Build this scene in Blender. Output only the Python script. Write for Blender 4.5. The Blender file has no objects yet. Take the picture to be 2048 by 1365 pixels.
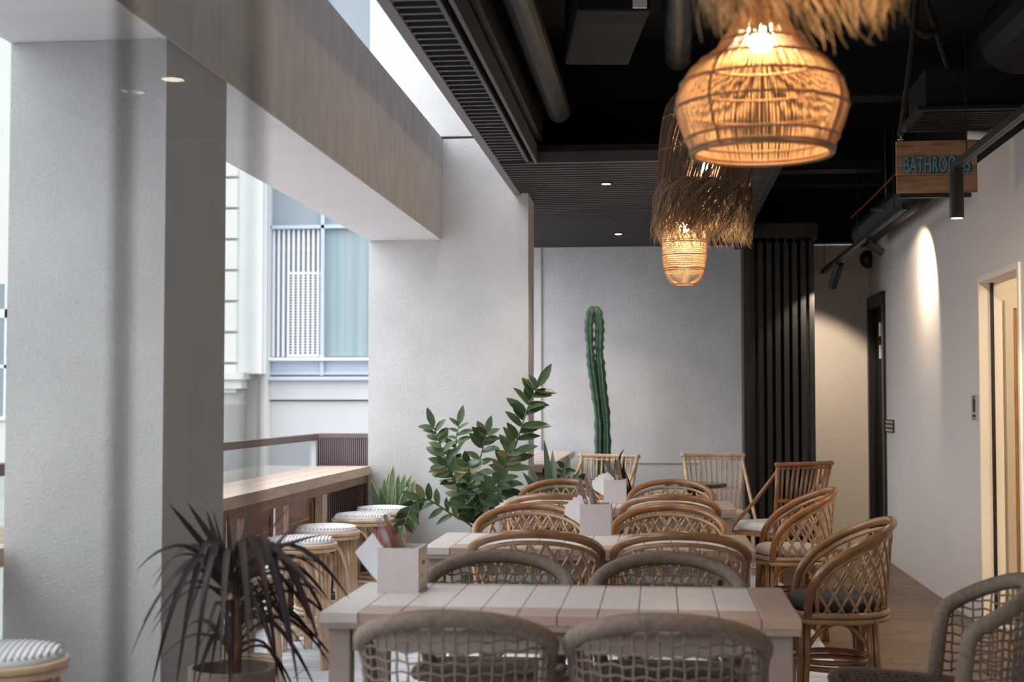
import bpy, math, random
from mathutils import Vector, Matrix
R = random.Random(7)
sc = bpy.context.scene
COL = sc.collection
PI = math.pi

# ------------------------------------------------------------------ camera numbers
CW, CH, CF = 2048, 1365, 2844.44
YAW, PIT = math.radians(5.94), math.radians(2.425)
EYE = Vector((0, 0, 1.36))
FWD = Vector((-math.sin(YAW) * math.cos(PIT), math.cos(YAW) * math.cos(PIT), math.sin(PIT)))
RGT = Vector((math.cos(YAW), math.sin(YAW), 0))
UPV = RGT.cross(FWD)

def at(x, y, Y):
    """world point on the plane y = Y seen at photograph pixel (x, y): used to measure the place"""
    d = FWD + RGT * ((x - CW / 2) / CF) - UPV * ((y - CH / 2) / CF)
    return EYE + d * (Y / d.y)

# ------------------------------------------------------------------ mesh builder
class MB:
    def __init__(self):
        self.v = []; self.f = []
    def add(self, vs, fs):
        o = len(self.v)
        self.v += [tuple(p) for p in vs]
        self.f += [tuple(i + o for i in f) for f in fs]
        return self
    def box(self, x0, x1, y0, y1, z0, z1):
        return self.add([(x0,y0,z0),(x1,y0,z0),(x1,y1,z0),(x0,y1,z0),(x0,y0,z1),(x1,y0,z1),(x1,y1,z1),(x0,y1,z1)],
                        [(0,3,2,1),(4,5,6,7),(0,1,5,4),(1,2,6,5),(2,3,7,6),(3,0,4,7)])
    def obox(self, c, s, m=None):
        sx, sy, sz = s[0]/2, s[1]/2, s[2]/2
        m = m or Matrix.Identity(3); c = Vector(c)
        vs = [c + m @ Vector(p) for p in [(-sx,-sy,-sz),(sx,-sy,-sz),(sx,sy,-sz),(-sx,sy,-sz),(-sx,-sy,sz),(sx,-sy,sz),(sx,sy,sz),(-sx,sy,sz)]]
        return self.add(vs, [(0,3,2,1),(4,5,6,7),(0,1,5,4),(1,2,6,5),(2,3,7,6),(3,0,4,7)])
    def tube(self, pts, r, n=6, closed=False, cap=True):
        pts = [Vector(p) for p in pts]; k = len(pts)
        if k < 2: return self
        rs = r if isinstance(r, (list, tuple)) else [r] * k
        tang = []
        for i in range(k):
            a = pts[(i - 1) % k] if (closed or i > 0) else pts[i]
            b = pts[(i + 1) % k] if (closed or i < k - 1) else pts[i]
            t = (b - a)
            tang.append(t.normalized() if t.length > 1e-9 else Vector((0, 0, 1)))
        t0 = tang[0]
        ref = Vector((0, 0, 1)) if abs(t0.z) < 0.9 else Vector((1, 0, 0))
        u = t0.cross(ref).normalized()
        vs = []
        for i in range(k):
            t = tang[i]
            u = (u - t * u.dot(t))
            u = u.normalized() if u.length > 1e-6 else t.orthogonal().normalized()
            w = t.cross(u)
            for j in range(n):
                a = 2 * PI * j / n
                vs.append(pts[i] + (u * math.cos(a) + w * math.sin(a)) * rs[i])
        fs = []
        for i in range(k if closed else k - 1):
            i2 = (i + 1) % k
            for j in range(n):
                j2 = (j + 1) % n
                fs.append((i*n+j, i*n+j2, i2*n+j2, i2*n+j))
        if cap and not closed:
            fs.append(tuple(range(n - 1, -1, -1)))
            fs.append(tuple((k - 1) * n + j for j in range(n)))
        return self.add(vs, fs)
    def ring(self, c, r, rt, n=32, m=6, ry=None):
        ry = ry or r
        return self.tube([(c[0] + r * math.cos(2*PI*i/n), c[1] + ry * math.sin(2*PI*i/n), c[2]) for i in range(n)], rt, m, closed=True)
    def lathe(self, prof, n=24, c=(0, 0, 0), capb=True, capt=True):
        vs = []; fs = []
        for (r, z) in prof:
            for j in range(n):
                a = 2 * PI * j / n
                vs.append((c[0] + r * math.cos(a), c[1] + r * math.sin(a), c[2] + z))
        for i in range(len(prof) - 1):
            for j in range(n):
                j2 = (j + 1) % n
                fs.append((i*n+j, i*n+j2, (i+1)*n+j2, (i+1)*n+j))
        if capb: fs.append(tuple(range(n - 1, -1, -1)))
        if capt: fs.append(tuple((len(prof) - 1) * n + j for j in range(n)))
        return self.add(vs, fs)
    def sphere(self, c, r, n=16, m=10, s=(1, 1, 1)):
        pr = []
        for i in range(1, m):
            a = -PI/2 + PI * i / m
            pr.append((math.cos(a) * r, math.sin(a) * r))
        vs = []
        for (rr, z) in pr:
            for j in range(n):
                a = 2*PI*j/n
                vs.append((c[0] + rr*math.cos(a)*s[0], c[1] + rr*math.sin(a)*s[1], c[2] + z*s[2]))
        fs = []
        for i in range(len(pr) - 1):
            for j in range(n):
                j2 = (j+1) % n
                fs.append((i*n+j, i*n+j2, (i+1)*n+j2, (i+1)*n+j))
        b = len(vs); vs.append((c[0], c[1], c[2] - r*s[2])); vs.append((c[0], c[1], c[2] + r*s[2]))
        L = len(pr) - 1
        for j in range(n):
            j2 = (j+1) % n
            fs.append((b, j2, j)); fs.append((b+1, L*n+j, L*n+j2))
        return self.add(vs, fs)
    def cyl(self, a, b, r, n=16, r2=None):
        return self.tube([a, b], [r, r if r2 is None else r2], n)
    def blade(self, pts, ws, up=Vector((0, 0, 1)), fold=0.25):
        """a leaf: centre line, half widths, folded along the midrib"""
        pts = [Vector(p) for p in pts]; k = len(pts); vs = []; fs = []
        for i in range(k):
            t = (pts[min(i+1, k-1)] - pts[max(i-1, 0)]).normalized()
            s = t.cross(up)
            s = s.normalized() if s.length > 1e-5 else t.orthogonal().normalized()
            nn = s.cross(t).normalized()
            w = ws[i]
            vs += [pts[i] - s*w + nn*w*fold, pts[i], pts[i] + s*w + nn*w*fold]
        for i in range(k-1):
            a = i*3
            fs += [(a, a+1, a+4, a+3), (a+1, a+2, a+5, a+4)]
        return self.add(vs, fs)
    def build(self, name, mat=None, parent=None, smooth=False, bevel=0, loc=None, auto=None):
        me = bpy.data.meshes.new(name)
        me.from_pydata(self.v, [], self.f)
        if smooth:
            me.polygons.foreach_set('use_smooth', [True] * len(me.polygons))
        me.update()
        o = bpy.data.objects.new(name, me)
        COL.objects.link(o)
        if mat: me.materials.append(mat)
        if parent: o.parent = parent
        if loc is not None: o.location = loc
        if bevel:
            b = o.modifiers.new('bevel', 'BEVEL'); b.width = bevel; b.segments = 2; b.limit_method = 'ANGLE'
        if smooth and auto:
            try: me.set_sharp_from_angle(angle=math.radians(auto))
            except Exception: pass
        return o

def tag(o, label=None, cat=None, group=None, kind=None):
    if label: o['label'] = label
    if cat: o['category'] = cat
    if group: o['group'] = group
    if kind: o['kind'] = kind
    return o

def empty(name, loc=(0, 0, 0), rz=0.0, label=None, cat=None, group=None):
    o = bpy.data.objects.new(name, None)
    o.empty_display_size = 0.1
    o.location = loc; o.rotation_euler = (0, 0, rz)
    COL.objects.link(o)
    return tag(o, label, cat, group)

def dup(root, loc, rz=0.0, label=None, group=None, swap=None):
    """a copy of a thing with copies of its parts and sub-parts (mesh data shared)"""
    r = root.copy(); COL.objects.link(r)
    r.location = loc; r.rotation_euler = (0, 0, rz)
    if label: r['label'] = label
    if group: r['group'] = group
    for ch in list(root.children):
        c = ch.copy(); COL.objects.link(c); c.parent = r
        for g in list(ch.children):
            d = g.copy(); COL.objects.link(d); d.parent = c
    return r

def struct(name, mb, mat, **k):
    return tag(mb.build(name, mat, **k), kind='structure')

def rotz(a): return Matrix.Rotation(a, 3, 'Z')
def lerp(a, b, t): return a + (b - a) * t
def curve(pts, n):
    """Catmull-Rom through pts"""
    P = [Vector(p) for p in pts]; out = []
    k = len(P) - 1
    for i in range(n + 1):
        s = i / n * k; j = min(int(s), k - 1); t = s - j
        p0 = P[max(j-1, 0)]; p1 = P[j]; p2 = P[j+1]; p3 = P[min(j+2, k)]
        out.append(0.5*((2*p1) + (p2-p0)*t + (2*p0-5*p1+4*p2-p3)*t*t + (3*p1-p0-3*p2+p3)*t**3))
    return out

# ------------------------------------------------------------------ materials
def newmat(name):
    m = bpy.data.materials.new(name); m.use_nodes = True
    nt = m.node_tree
    return m, nt, nt.nodes['Principled BSDF'], nt.nodes['Material Output']

def mat(name, col, rough=0.6, metal=0.0, var=0.0, vscale=8.0, stretch=(1, 1, 1), bump=0.0, bscale=80.0, bdist=0.004,
        col2=None, spec=0.5, island=0.0, detail=6.0, trans=0.0):
    m, nt, b, out = newmat(name)
    N, L = nt.nodes, nt.links
    b.inputs['Base Color'].default_value = (*col, 1)
    b.inputs['Roughness'].default_value = rough
    b.inputs['Metallic'].default_value = metal
    b.inputs['Specular IOR Level'].default_value = spec
    tc = mp = None
    if var or col2 or bump:
        tc = N.new('ShaderNodeTexCoord'); mp = N.new('ShaderNodeMapping')
        mp.inputs['Scale'].default_value = stretch
        L.new(tc.outputs['Object'], mp.inputs['Vector'])
    src = None
    if var or col2:
        nz = N.new('ShaderNodeTexNoise'); nz.inputs['Scale'].default_value = vscale; nz.inputs['Detail'].default_value = detail
        L.new(mp.outputs['Vector'], nz.inputs['Vector'])
        mx = N.new('ShaderNodeMix'); mx.data_type = 'RGBA'
        c2 = col2 or tuple(c * (1 - var) for c in col)
        c1 = col if col2 else tuple(min(1, c * (1 + var * 0.6)) for c in col)
        mx.inputs[6].default_value = (*c1, 1); mx.inputs[7].default_value = (*c2, 1)
        rp = N.new('ShaderNodeMapRange'); rp.inputs[1].default_value = 0.3; rp.inputs[2].default_value = 0.7
        L.new(nz.outputs['Fac'], rp.inputs[0]); L.new(rp.outputs[0], mx.inputs[0])
        src = mx.outputs[2]
    if island:
        g = N.new('ShaderNodeNewGeometry'); hs = N.new('ShaderNodeHueSaturation')
        r2 = N.new('ShaderNodeMapRange'); r2.inputs[3].default_value = 1 - island; r2.inputs[4].default_value = 1 + island
        L.new(g.outputs['Random Per Island'], r2.inputs[0]); L.new(r2.outputs[0], hs.inputs['Value'])
        if src: L.new(src, hs.inputs['Color'])
        else: hs.inputs['Color'].default_value = (*col, 1)
        src = hs.outputs['Color']
    if src: L.new(src, b.inputs['Base Color'])
    if bump:
        nb = N.new('ShaderNodeTexNoise'); nb.inputs['Scale'].default_value = bscale; nb.inputs['Detail'].default_value = 8; nb.inputs['Roughness'].default_value = .68
        L.new(mp.outputs['Vector'], nb.inputs['Vector'])
        bp = N.new('ShaderNodeBump'); bp.inputs['Strength'].default_value = bump; bp.inputs['Distance'].default_value = bdist
        L.new(nb.outputs['Fac'], bp.inputs['Height']); L.new(bp.outputs['Normal'], b.inputs['Normal'])
    if trans:
        tl = N.new('ShaderNodeBsdfTranslucent'); tl.inputs['Color'].default_value = (*col, 1)
        if src: L.new(src, tl.inputs['Color'])
        ms = N.new('ShaderNodeMixShader'); ms.inputs[0].default_value = trans
        L.new(b.outputs[0], ms.inputs[1]); L.new(tl.outputs[0], ms.inputs[2]); L.new(ms.outputs[0], out.inputs['Surface'])
    return m

def emit(name, col, s):
    m, nt, b, out = newmat(name)
    b.inputs['Base Color'].default_value = (*col, 1)
    b.inputs['Emission Color'].default_value = (*col, 1); b.inputs['Emission Strength'].default_value = s
    return m

def glassy(name, tint, fac=None, rough=0.0):
    """thin sheet of glass: clear straight through, reflecting by Fresnel"""
    m, nt, b, out = newmat(name)
    N, L = nt.nodes, nt.links
    N.remove(b)
    t = N.new('ShaderNodeBsdfTransparent'); t.inputs['Color'].default_value = (*tint, 1)
    g = N.new('ShaderNodeBsdfGlossy'); g.inputs['Roughness'].default_value = rough
    ms = N.new('ShaderNodeMixShader')
    if fac is None:
        fr = N.new('ShaderNodeFresnel'); ge = N.new('ShaderNodeNewGeometry'); mr = N.new('ShaderNodeMapRange')
        mr.inputs[3].default_value = 1.5; mr.inputs[4].default_value = 1/1.5
        L.new(ge.outputs['Backfacing'], mr.inputs[0]); L.new(mr.outputs[0], fr.inputs['IOR']); L.new(fr.outputs[0], ms.inputs[0])
    else: ms.inputs[0].default_value = fac
    L.new(t.outputs[0], ms.inputs[1]); L.new(g.outputs[0], ms.inputs[2]); L.new(ms.outputs[0], out.inputs['Surface'])
    return m

def brickmat(name, c1, c2, mortar, bw, bh, ms=0.004, rough=0.45, rot=0.0, var=0.35, grain=(1, 1, 1), gs=20, bump=0.15, offset=0.5, spec=0.5):
    m, nt, b, out = newmat(name)
    N, L = nt.nodes, nt.links
    tc = N.new('ShaderNodeTexCoord'); mp = N.new('ShaderNodeMapping'); mp.inputs['Rotation'].default_value = (0, 0, rot)
    L.new(tc.outputs['Object'], mp.inputs['Vector'])
    bk = N.new('ShaderNodeTexBrick'); bk.offset = offset
    bk.inputs['Color1'].default_value = (*c1, 1); bk.inputs['Color2'].default_value = (*c2, 1); bk.inputs['Mortar'].default_value = (*mortar, 1)
    bk.inputs['Scale'].default_value = 1; bk.inputs['Mortar Size'].default_value = ms
    bk.inputs['Brick Width'].default_value = bw; bk.inputs['Row Height'].default_value = bh
    L.new(mp.outputs['Vector'], bk.inputs['Vector'])
    m2 = N.new('ShaderNodeMapping'); m2.inputs['Scale'].default_value = grain
    L.new(mp.outputs['Vector'], m2.inputs['Vector'])
    nz = N.new('ShaderNodeTexNoise'); nz.inputs['Scale'].default_value = gs; nz.inputs['Detail'].default_value = 8
    L.new(m2.outputs['Vector'], nz.inputs['Vector'])
    rp = N.new('ShaderNodeMapRange'); rp.inputs[1].default_value = 0.3; rp.inputs[2].default_value = 0.7
    rp.inputs[3].default_value = 1 - var; rp.inputs[4].default_value = 1 + var * .5
    L.new(nz.outputs['Fac'], rp.inputs[0])
    mx = N.new('ShaderNodeMix'); mx.data_type = 'RGBA'; mx.blend_type = 'MULTIPLY'; mx.inputs[0].default_value = 1
    L.new(bk.outputs['Color'], mx.inputs[6]); L.new(rp.outputs[0], mx.inputs[7])
    L.new(mx.outputs[2], b.inputs['Base Color'])
    b.inputs['Roughness'].default_value = rough; b.inputs['Specular IOR Level'].default_value = spec
    bp = N.new('ShaderNodeBump'); bp.inputs['Strength'].default_value = bump; bp.inputs['Distance'].default_value = 0.003
    L.new(nz.outputs['Fac'], bp.inputs['Height']); L.new(bp.outputs['Normal'], b.inputs['Normal'])
    return m

M = {}
M['stucco'] = mat('white_stucco', (.715, .71, .715), .9, var=.07, vscale=3, bump=1.0, bscale=105, bdist=.010)
M['stucco_fine'] = mat('white_render', (.70, .695, .71), .9, var=.12, vscale=2.2, bump=.9, bscale=60, bdist=.011)
M['paint'] = mat('white_wall_paint', (.68, .63, .60), .75, var=.02, vscale=2, bump=.05, bscale=150)
M['cream'] = mat('cream_wall_paint', (.80, .73, .64), .75, var=.02, vscale=2)
M['black'] = mat('black_ceiling_paint', (.016, .016, .017), .8, spec=.12)
M['blackmetal'] = mat('black_metal', (.012, .012, .013), .4, spec=.4)
M['slat'] = mat('black_aluminium_slat', (.055, .052, .056), .45, spec=.5)
M['fascia'] = mat('grey_lilac_trim', (.20, .185, .195), .5)
M['terrace'] = brickmat('grey_paver', (.57, .59, .65), (.62, .64, .70), (.3, .3, .33), .6, .3, .005, .6, var=.12, gs=12, bump=.05)
M['plank'] = brickmat('brown_floor_plank', (.24, .15, .09), (.17, .105, .062), (.07, .045, .03), 1.2, .155, .003, .42, var=.5, grain=(1.2, 16, 1), gs=3.0, bump=.1)
M['walnut'] = mat('dark_walnut', (.25, .12, .065), .4, var=.35, vscale=6, stretch=(6, 1, 6))
M['counter'] = mat('pale_timber', (.66, .50, .40), .45, var=.18, vscale=7, stretch=(8, .6, 8))
M['soffit'] = mat('bounce_lit_soffit', (.84, .83, .845), .85, var=.03, vscale=3, bump=.15, bscale=120)  # beam underside: bounced light put into a paler colour
M['rail'] = mat('mauve_grey_metal', (.16, .125, .135), .45)
M['table'] = mat('taupe_table_paint', (.33, .265, .235), .42, var=.06, vscale=30, bump=.06, bscale=200)
M['tabletop'] = mat('pink_brown_border', (.43, .31, .255), .36, var=.06, vscale=10, stretch=(6, 1, 1), spec=.5)
M['glare_end'] = mat('glare_end_board', (.62, .55, .515), .34, var=.05, vscale=10, stretch=(6, 1, 1))  # left end board: daylight glare put into its paler colour
M['topboard'] = mat('pale_board', (.66, .60, .57), .34, var=.05, vscale=10, stretch=(6, 1, 1), spec=.5)
def banded(m, col, lo, hi):
    nt = m.node_tree; N, L = nt.nodes, nt.links; b = N['Principled BSDF']
    src = b.inputs['Base Color'].links[0].from_socket
    tc = N.new('ShaderNodeTexCoord'); sx = N.new('ShaderNodeSeparateXYZ'); L.new(tc.outputs['Object'], sx.inputs[0])
    g = N.new('ShaderNodeMath'); g.operation = 'GREATER_THAN'; g.inputs[1].default_value = lo; L.new(sx.outputs['Y'], g.inputs[0])
    l = N.new('ShaderNodeMath'); l.operation = 'LESS_THAN'; l.inputs[1].default_value = hi; L.new(sx.outputs['Y'], l.inputs[0])
    k = N.new('ShaderNodeMath'); k.operation = 'MULTIPLY'; L.new(g.outputs[0], k.inputs[0]); L.new(l.outputs[0], k.inputs[1])
    mx = N.new('ShaderNodeMix'); mx.data_type = 'RGBA'; mx.inputs[6].default_value = (*col, 1); L.new(k.outputs[0], mx.inputs[0]); L.new(src, mx.inputs[7])
    L.new(mx.outputs[2], b.inputs['Base Color'])
banded(M['topboard'], (.43, .31, .255), -.19, .295)
M['rope'] = mat('taupe_rope', (.215, .168, .135), .9, var=.25, vscale=60, bump=.5, bscale=240, bdist=.002)
M['cord'] = mat('taupe_cord', (.19, .15, .12), .9, var=.2, vscale=50)
M['rattan_d'] = mat('lacquered_brown_rattan', (.29, .145, .065), .22, var=.4, vscale=9, stretch=(1, 1, 1), spec=.6)
M['rattan_m'] = mat('mid_rattan', (.40, .245, .135), .35, var=.3, vscale=14)
M['rattan_l'] = mat('pale_rattan', (.72, .525, .35), .35, var=.25, vscale=12)
M['rattan_o'] = mat('orange_brown_rattan', (.30, .12, .045), .28, var=.35, vscale=10, spec=.6)
M['cush_blue'] = mat('slate_blue_cushion', (.17, .215, .25), .9, var=.1, vscale=40, bump=.2, bscale=300)
M['cush_dark'] = mat('charcoal_cushion', (.035, .045, .055), .9, bump=.2, bscale=300)
M['cush_white'] = mat('oatmeal_cushion', (.60, .55, .52), .9, var=.1, vscale=20, bump=.2, bscale=200)
M['stoolseat'] = mat('white_woven_seat', (.80, .80, .82), .7, bump=.35, bscale=120)
M['cane_glow'] = mat('honey_cane', (.70, .43, .20), .5, var=.25, vscale=25, trans=.22)
M['cane_pale'] = mat('pale_cane', (.80, .58, .34), .5, var=.15, vscale=25, trans=.35)
M['cane_ring'] = mat('brown_cane', (.32, .16, .07), .5, var=.2, vscale=25)
M['raffia'] = mat('dry_raffia', (.20, .135, .085), .8, island=.5, trans=.12)
M['raffia_lit'] = mat('lamplit_raffia', (.46, .30, .15), .8, island=.5, trans=.25)  # glow of the bulb inside put into a golden strand colour
M['bulb'] = emit('lit_bulb', (1.0, .74, .46), 330)
M['bulb_far'] = emit('lit_bulb_soft', (1.0, .75, .48), 600)
M['downlight'] = emit('downlight_glow', (1.0, .84, .66), 14)
M['spotglow'] = emit('spot_lens_glow', (1.0, .82, .62), 6)
M['cactus'] = mat('cactus_skin', (.035, .095, .055), .5, var=.3, vscale=12)
M['cactus_spine'] = mat('cactus_spine', (.35, .36, .27), .7)
M['zz'] = mat('glossy_green_leaf', (.060, .105, .040), .32, island=.55, spec=.5, trans=.15)
M['zz_dry'] = mat('yellowing_leaf', (.20, .175, .075), .4, island=.4, trans=.2)
M['zzstem'] = mat('plant_stem', (.10, .12, .05), .5)
M['snake'] = mat('banded_sword_leaf', (.10, .20, .11), .4, col2=(.24, .36, .24), vscale=14, stretch=(1, 1, 6), trans=.1)
M['snake_edge'] = mat('yellow_leaf_margin', (.60, .60, .30), .45, trans=.15)
M['agave'] = mat('blue_green_blade', (.12, .19, .13), .4, var=.25, vscale=10, trans=.1)
M['purple'] = mat('dark_purple_leaf', (.014, .0065, .0085), .5, island=.6, spec=.2)
M['basket'] = mat('woven_basket', (.26, .20, .155), .85, var=.3, vscale=18, stretch=(1, 1, 8), bump=.6, bscale=60, bdist=.006)
M['soil'] = mat('dark_soil', (.025, .018, .013), .95, bump=.5, bscale=60)
M['pot_dark'] = mat('dark_pot', (.03, .03, .032), .6)
M['box'] = mat('lilac_grey_box', (.56, .515, .52), .55, var=.03, vscale=30)
M['label'] = mat('cream_label', (.72, .63, .48), .6)
M['ink'] = mat('violet_ink', (.13, .11, .28), .6)
M['steel'] = mat('cutlery_steel', (.62, .58, .56), .22, metal=1.0)
M['kraft'] = mat('kraft_paper', (.34, .235, .155), .8)
M['napkin'] = mat('white_paper_napkin', (.84, .83, .83), .8, trans=.15)
M['menu_blue'] = mat('pale_blue_menu', (.70, .80, .90), .5, col2=(.86, .88, .90), vscale=12)
M['menu_red'] = mat('brick_red_menu', (.34, .09, .07), .5, col2=(.16, .06, .05), vscale=25)
M['magenta'] = mat('magenta_paper', (.42, .06, .22), .6)
M['signwood'] = mat('sign_timber', (.36, .205, .115), .65, var=.45, vscale=5, stretch=(1.5, 8, 9))
M['signblue'] = mat('blue_sign_letter', (.12, .30, .46), .5)
M['signdark'] = mat('dark_sign_letter', (.01, .016, .024), .6)
M['ropebrown'] = mat('dark_hanging_rope', (.045, .036, .028), .9, bump=.5, bscale=150)
M['duct'] = mat('black_spiral_duct', (.010, .010, .0105), .5, spec=.3)
M['ductfoil'] = mat('grey_black_insulation', (.014, .013, .0145), .5, spec=.3)
M['red'] = mat('red_hose', (.35, .03, .03), .5)
M['whiteplastic'] = mat('white_plastic', (.7, .68, .66), .5)
M['chain'] = mat('steel_chain', (.3, .3, .31), .35, metal=1)
M['glass'] = glassy('clear_glass', (.88, .897, .892))
M['railglass'] = glassy('balustrade_glass', (.92, .95, .96), None)
M['doorglass'] = glassy('smoky_door_glass', (.42, .45, .46))
M['stone'] = mat('pale_stone', (.44, .435, .43), .8, var=.05, vscale=.8)
M['stone_cream'] = mat('cream_stone', (.62, .61, .56), .8, var=.04, vscale=1.2)
M['stone_dim'] = mat('weathered_stone', (.36, .335, .32), .8, var=.12, vscale=1.2)
M['white_stone'] = mat('bright_white_stone', (.86, .86, .85), .8, var=.03, vscale=.8)
M['bluemetal'] = mat('pale_blue_metal', (.40, .445, .51), .5)
M['whitemetal'] = mat('white_metal', (.66, .66, .68), .5)
M['tealglass'] = mat('teal_facade_glass', (.245, .285, .30), .25, spec=.2, var=.06, vscale=.6)
M['tealglass_streaks'] = mat('teal_glass_reflections', (.19, .27, .285), .25, spec=.2, col2=(.30, .33, .34), vscale=1.4, stretch=(6, 1, .12))  # lighter vertical streaks are reflections painted into the glass colour
M['hole'] = mat('dark_vent_hole', (.03, .04, .055), .8)
M['asphalt'] = mat('street_asphalt', (.30, .30, .31), .9, var=.1, vscale=1)
M['doorwood'] = mat('orange_timber', (.42, .22, .08), .5, var=.25, vscale=6, stretch=(8, 8, 1))
M['terrazzo'] = mat('pale_terrazzo', (.66, .62, .56), .5, var=.12, vscale=40)
M['tiletop'] = mat('pink_beige_tile', (.58, .46, .41), .35, var=.05, vscale=12)
M['darktop'] = mat('dark_polished_wood', (.055, .03, .02), .15, spec=.6)
M['greysign'] = mat('grey_plaque', (.45, .45, .45), .5)
M['hinge'] = mat('brushed_hinge', (.75, .72, .70), .35, metal=.6)
M['ribbed'] = mat('mauve_ribbed_cladding', (.19, .15, .16), .6)
# ================================================================== THE SETTING
struct('floor_terrace', MB().box(-2.95, .88, -6.1, 13.6, -.15, 0), M['terrace'])
struct('floor', MB().box(.88, 2.06, -6.1, 13.6, -.15, 0), M['plank'])
struct('trim_5', MB().box(.872, .90, -6.0, 13.4, 0, .003), M['whiteplastic'])     # threshold strip between pavers and planks
H = 2.81
# right wall with the two openings
w = MB()
w.box(1.93, 2.05, -6.1, 7.90, 0, H); w.box(1.93, 2.05, 8.83, 12.47, 0, H)
w.box(1.93, 2.05, 7.90, 8.83, 2.08, H); w.box(1.93, 2.05, 12.47, 13.40, 2.31, H); w.box(1.93, 2.05, 13.40, 13.55, 0, H)
struct('wall_right', w, M['paint'])
struct('wall_far', MB().box(-2.03, 1.0, 13.42, 13.55, 0, H + .02), M['stucco_fine'])
struct('wall_back', MB().box(1.0, 1.93, 13.40, 13.55, 0, H), M['paint'])
b = MB()
b.box(-1.0, 2.05, 13.40, 13.55, H + .02, 3.7); b.box(1.94, 2.05, -6.1, 13.40, H, 3.7); b.box(-.985, -.9, -6.1, 13.4, 2.96, 3.7); b.box(-3.0, 2.05, -6.2, -6.1, H, 3.7)
struct('wall_upper', b, M['black'])
struct('ceiling', MB().box(-.95, 2.05, -6.1, 13.55, 3.62, 3.74), M['black'])
struct('wall_rear', MB().box(-3.0, 2.05, -6.2, -6.1, 0, H), M['paint'])
struct('wall_left', MB().box(-3.05, -2.95, -6.1, -.8, -.1, 3.7), M['stucco'])
struct('ceiling_rear', MB().box(-3.0, -.985, -6.1, -.8, H, 2.95), M['black'])
struct('wall_facade', MB().box(-1.0, -.90, -6.1, 9.88, 3.74, 7.5).box(-1.0, 2.05, -6.1, 13.5, 3.745, 3.85), M['stucco'])
# columns and the beam between them
struct('column_1', MB().box(-2.045, -1.535, 4.285, 4.905, 0, 2.497), M['stucco'])
struct('column_2', MB().box(-2.05, -.915, 9.893, 10.34, 0, 3.215).box(-2.05, -.915, 9.897, 10.34, 3.235, 9), M['stucco'])
bm = MB()
ys = [-2.5, 1.55, 4.81, 8.113, 9.892]
for a, c in zip(ys[:-1], ys[1:]): bm.box(-2.05, -1.53, a + .003, c - .003, 2.505, 3.227)
bm.box(-2.04, -1.537, -2.5, 9.89, 2.508, 3.22)
# rain-streaked concrete
m, nt, pb, out = newmat('streaked_concrete')
N, L = nt.nodes, nt.links
tc = N.new('ShaderNodeTexCoord'); mp = N.new('ShaderNodeMapping'); mp.inputs['Scale'].default_value = (3, 3, 1.7); L.new(tc.outputs['Object'], mp.inputs[0])
n1 = N.new('ShaderNodeTexNoise'); n1.inputs['Scale'].default_value = 3; n1.inputs['Detail'].default_value = 7; L.new(mp.outputs[0], n1.inputs['Vector'])
n2 = N.new('ShaderNodeTexNoise'); n2.inputs['Scale'].default_value = 120; n2.inputs['Detail'].default_value = 2; L.new(tc.outputs['Object'], n2.inputs['Vector'])
cr = N.new('ShaderNodeMapRange'); cr.inputs[1].default_value = .3; cr.inputs[2].default_value = .72; cr.inputs[3].default_value = 1.04; cr.inputs[4].default_value = .86
L.new(n1.outputs['Fac'], cr.inputs[0])
mx = N.new('ShaderNodeMix'); mx.data_type = 'RGBA'; mx.blend_type = 'MULTIPLY'; mx.inputs[0].default_value = 1; mx.inputs[6].default_value = (.62, .59, .575, 1)
L.new(cr.outputs[0], mx.inputs[7]); L.new(mx.outputs[2], pb.inputs['Base Color']); pb.inputs['Roughness'].default_value = .9
bp = N.new('ShaderNodeBump'); bp.inputs['Strength'].default_value = .35; bp.inputs['Distance'].default_value = .003
L.new(n2.outputs['Fac'], bp.inputs['Height']); L.new(bp.outputs[0], pb.inputs['Normal'])
M['beam'] = m
struct('beam', bm, M['beam'])
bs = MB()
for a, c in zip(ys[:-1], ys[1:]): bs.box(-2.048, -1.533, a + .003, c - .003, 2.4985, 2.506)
struct('beam_lit_underside', bs, M['soffit'])  # thin panels added to make the beam's underside brighter
# slatted soffit along the light well and over the back of the room
sf = MB()
y = 0.2
while y < 8.45:
    sf.box(-.966, -.80, y, y + .024, H, H + .05); y += .0925
y = 8.60
while y < 13.38:
    sf.box(-.966 if y < 9.85 else (-.912 if y < 10.32 else -1.7), .70, y, y + .024, H, H + .05); y += .0925
struct('ceiling_slats', sf, M['slat'])
struct('ceiling_soffit', MB().box(-.966, -.80, -.8, 8.5, H + .055, H + .09).box(-.966, .70, 8.5, 9.88, H + .055, H + .09).box(-.912, .70, 9.88, 10.34, H + .055, H + .09).box(-1.7, .70, 10.34, 13.4, H + .055, H + .09), M['black'])
struct('trim_1', MB().box(-1.012, -.966, -.8, 9.89, H - .004, H + .15), M['fascia'])
struct('trim_2', MB().box(-.80, -.782, -.8, 8.50, H - .006, H + .10).box(-.752, -.734, -.8, 8.53, H - .006, H + .10).box(-.80, .72, 8.53, 8.55, H - .006, H + .10), M['slat'])
struct('trim_3', MB().box(.70, .745, 8.55, 13.4, H - .03, H + .12).box(-.752, -.70, -.8, 8.55, H + .12, H + .75), M['blackmetal'])
# joint line and access panel on the far wall
struct('trim_4', MB().box(-1.122, -1.108, 13.41, 13.421, 0, H).box(-.30, .37, 13.412, 13.42, .775, .783).box(-.30, -.292, 13.412, 13.42, .2, .783).box(.362, .37, 13.412, 13.42, .2, .783), M['stone_dim'])

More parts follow.
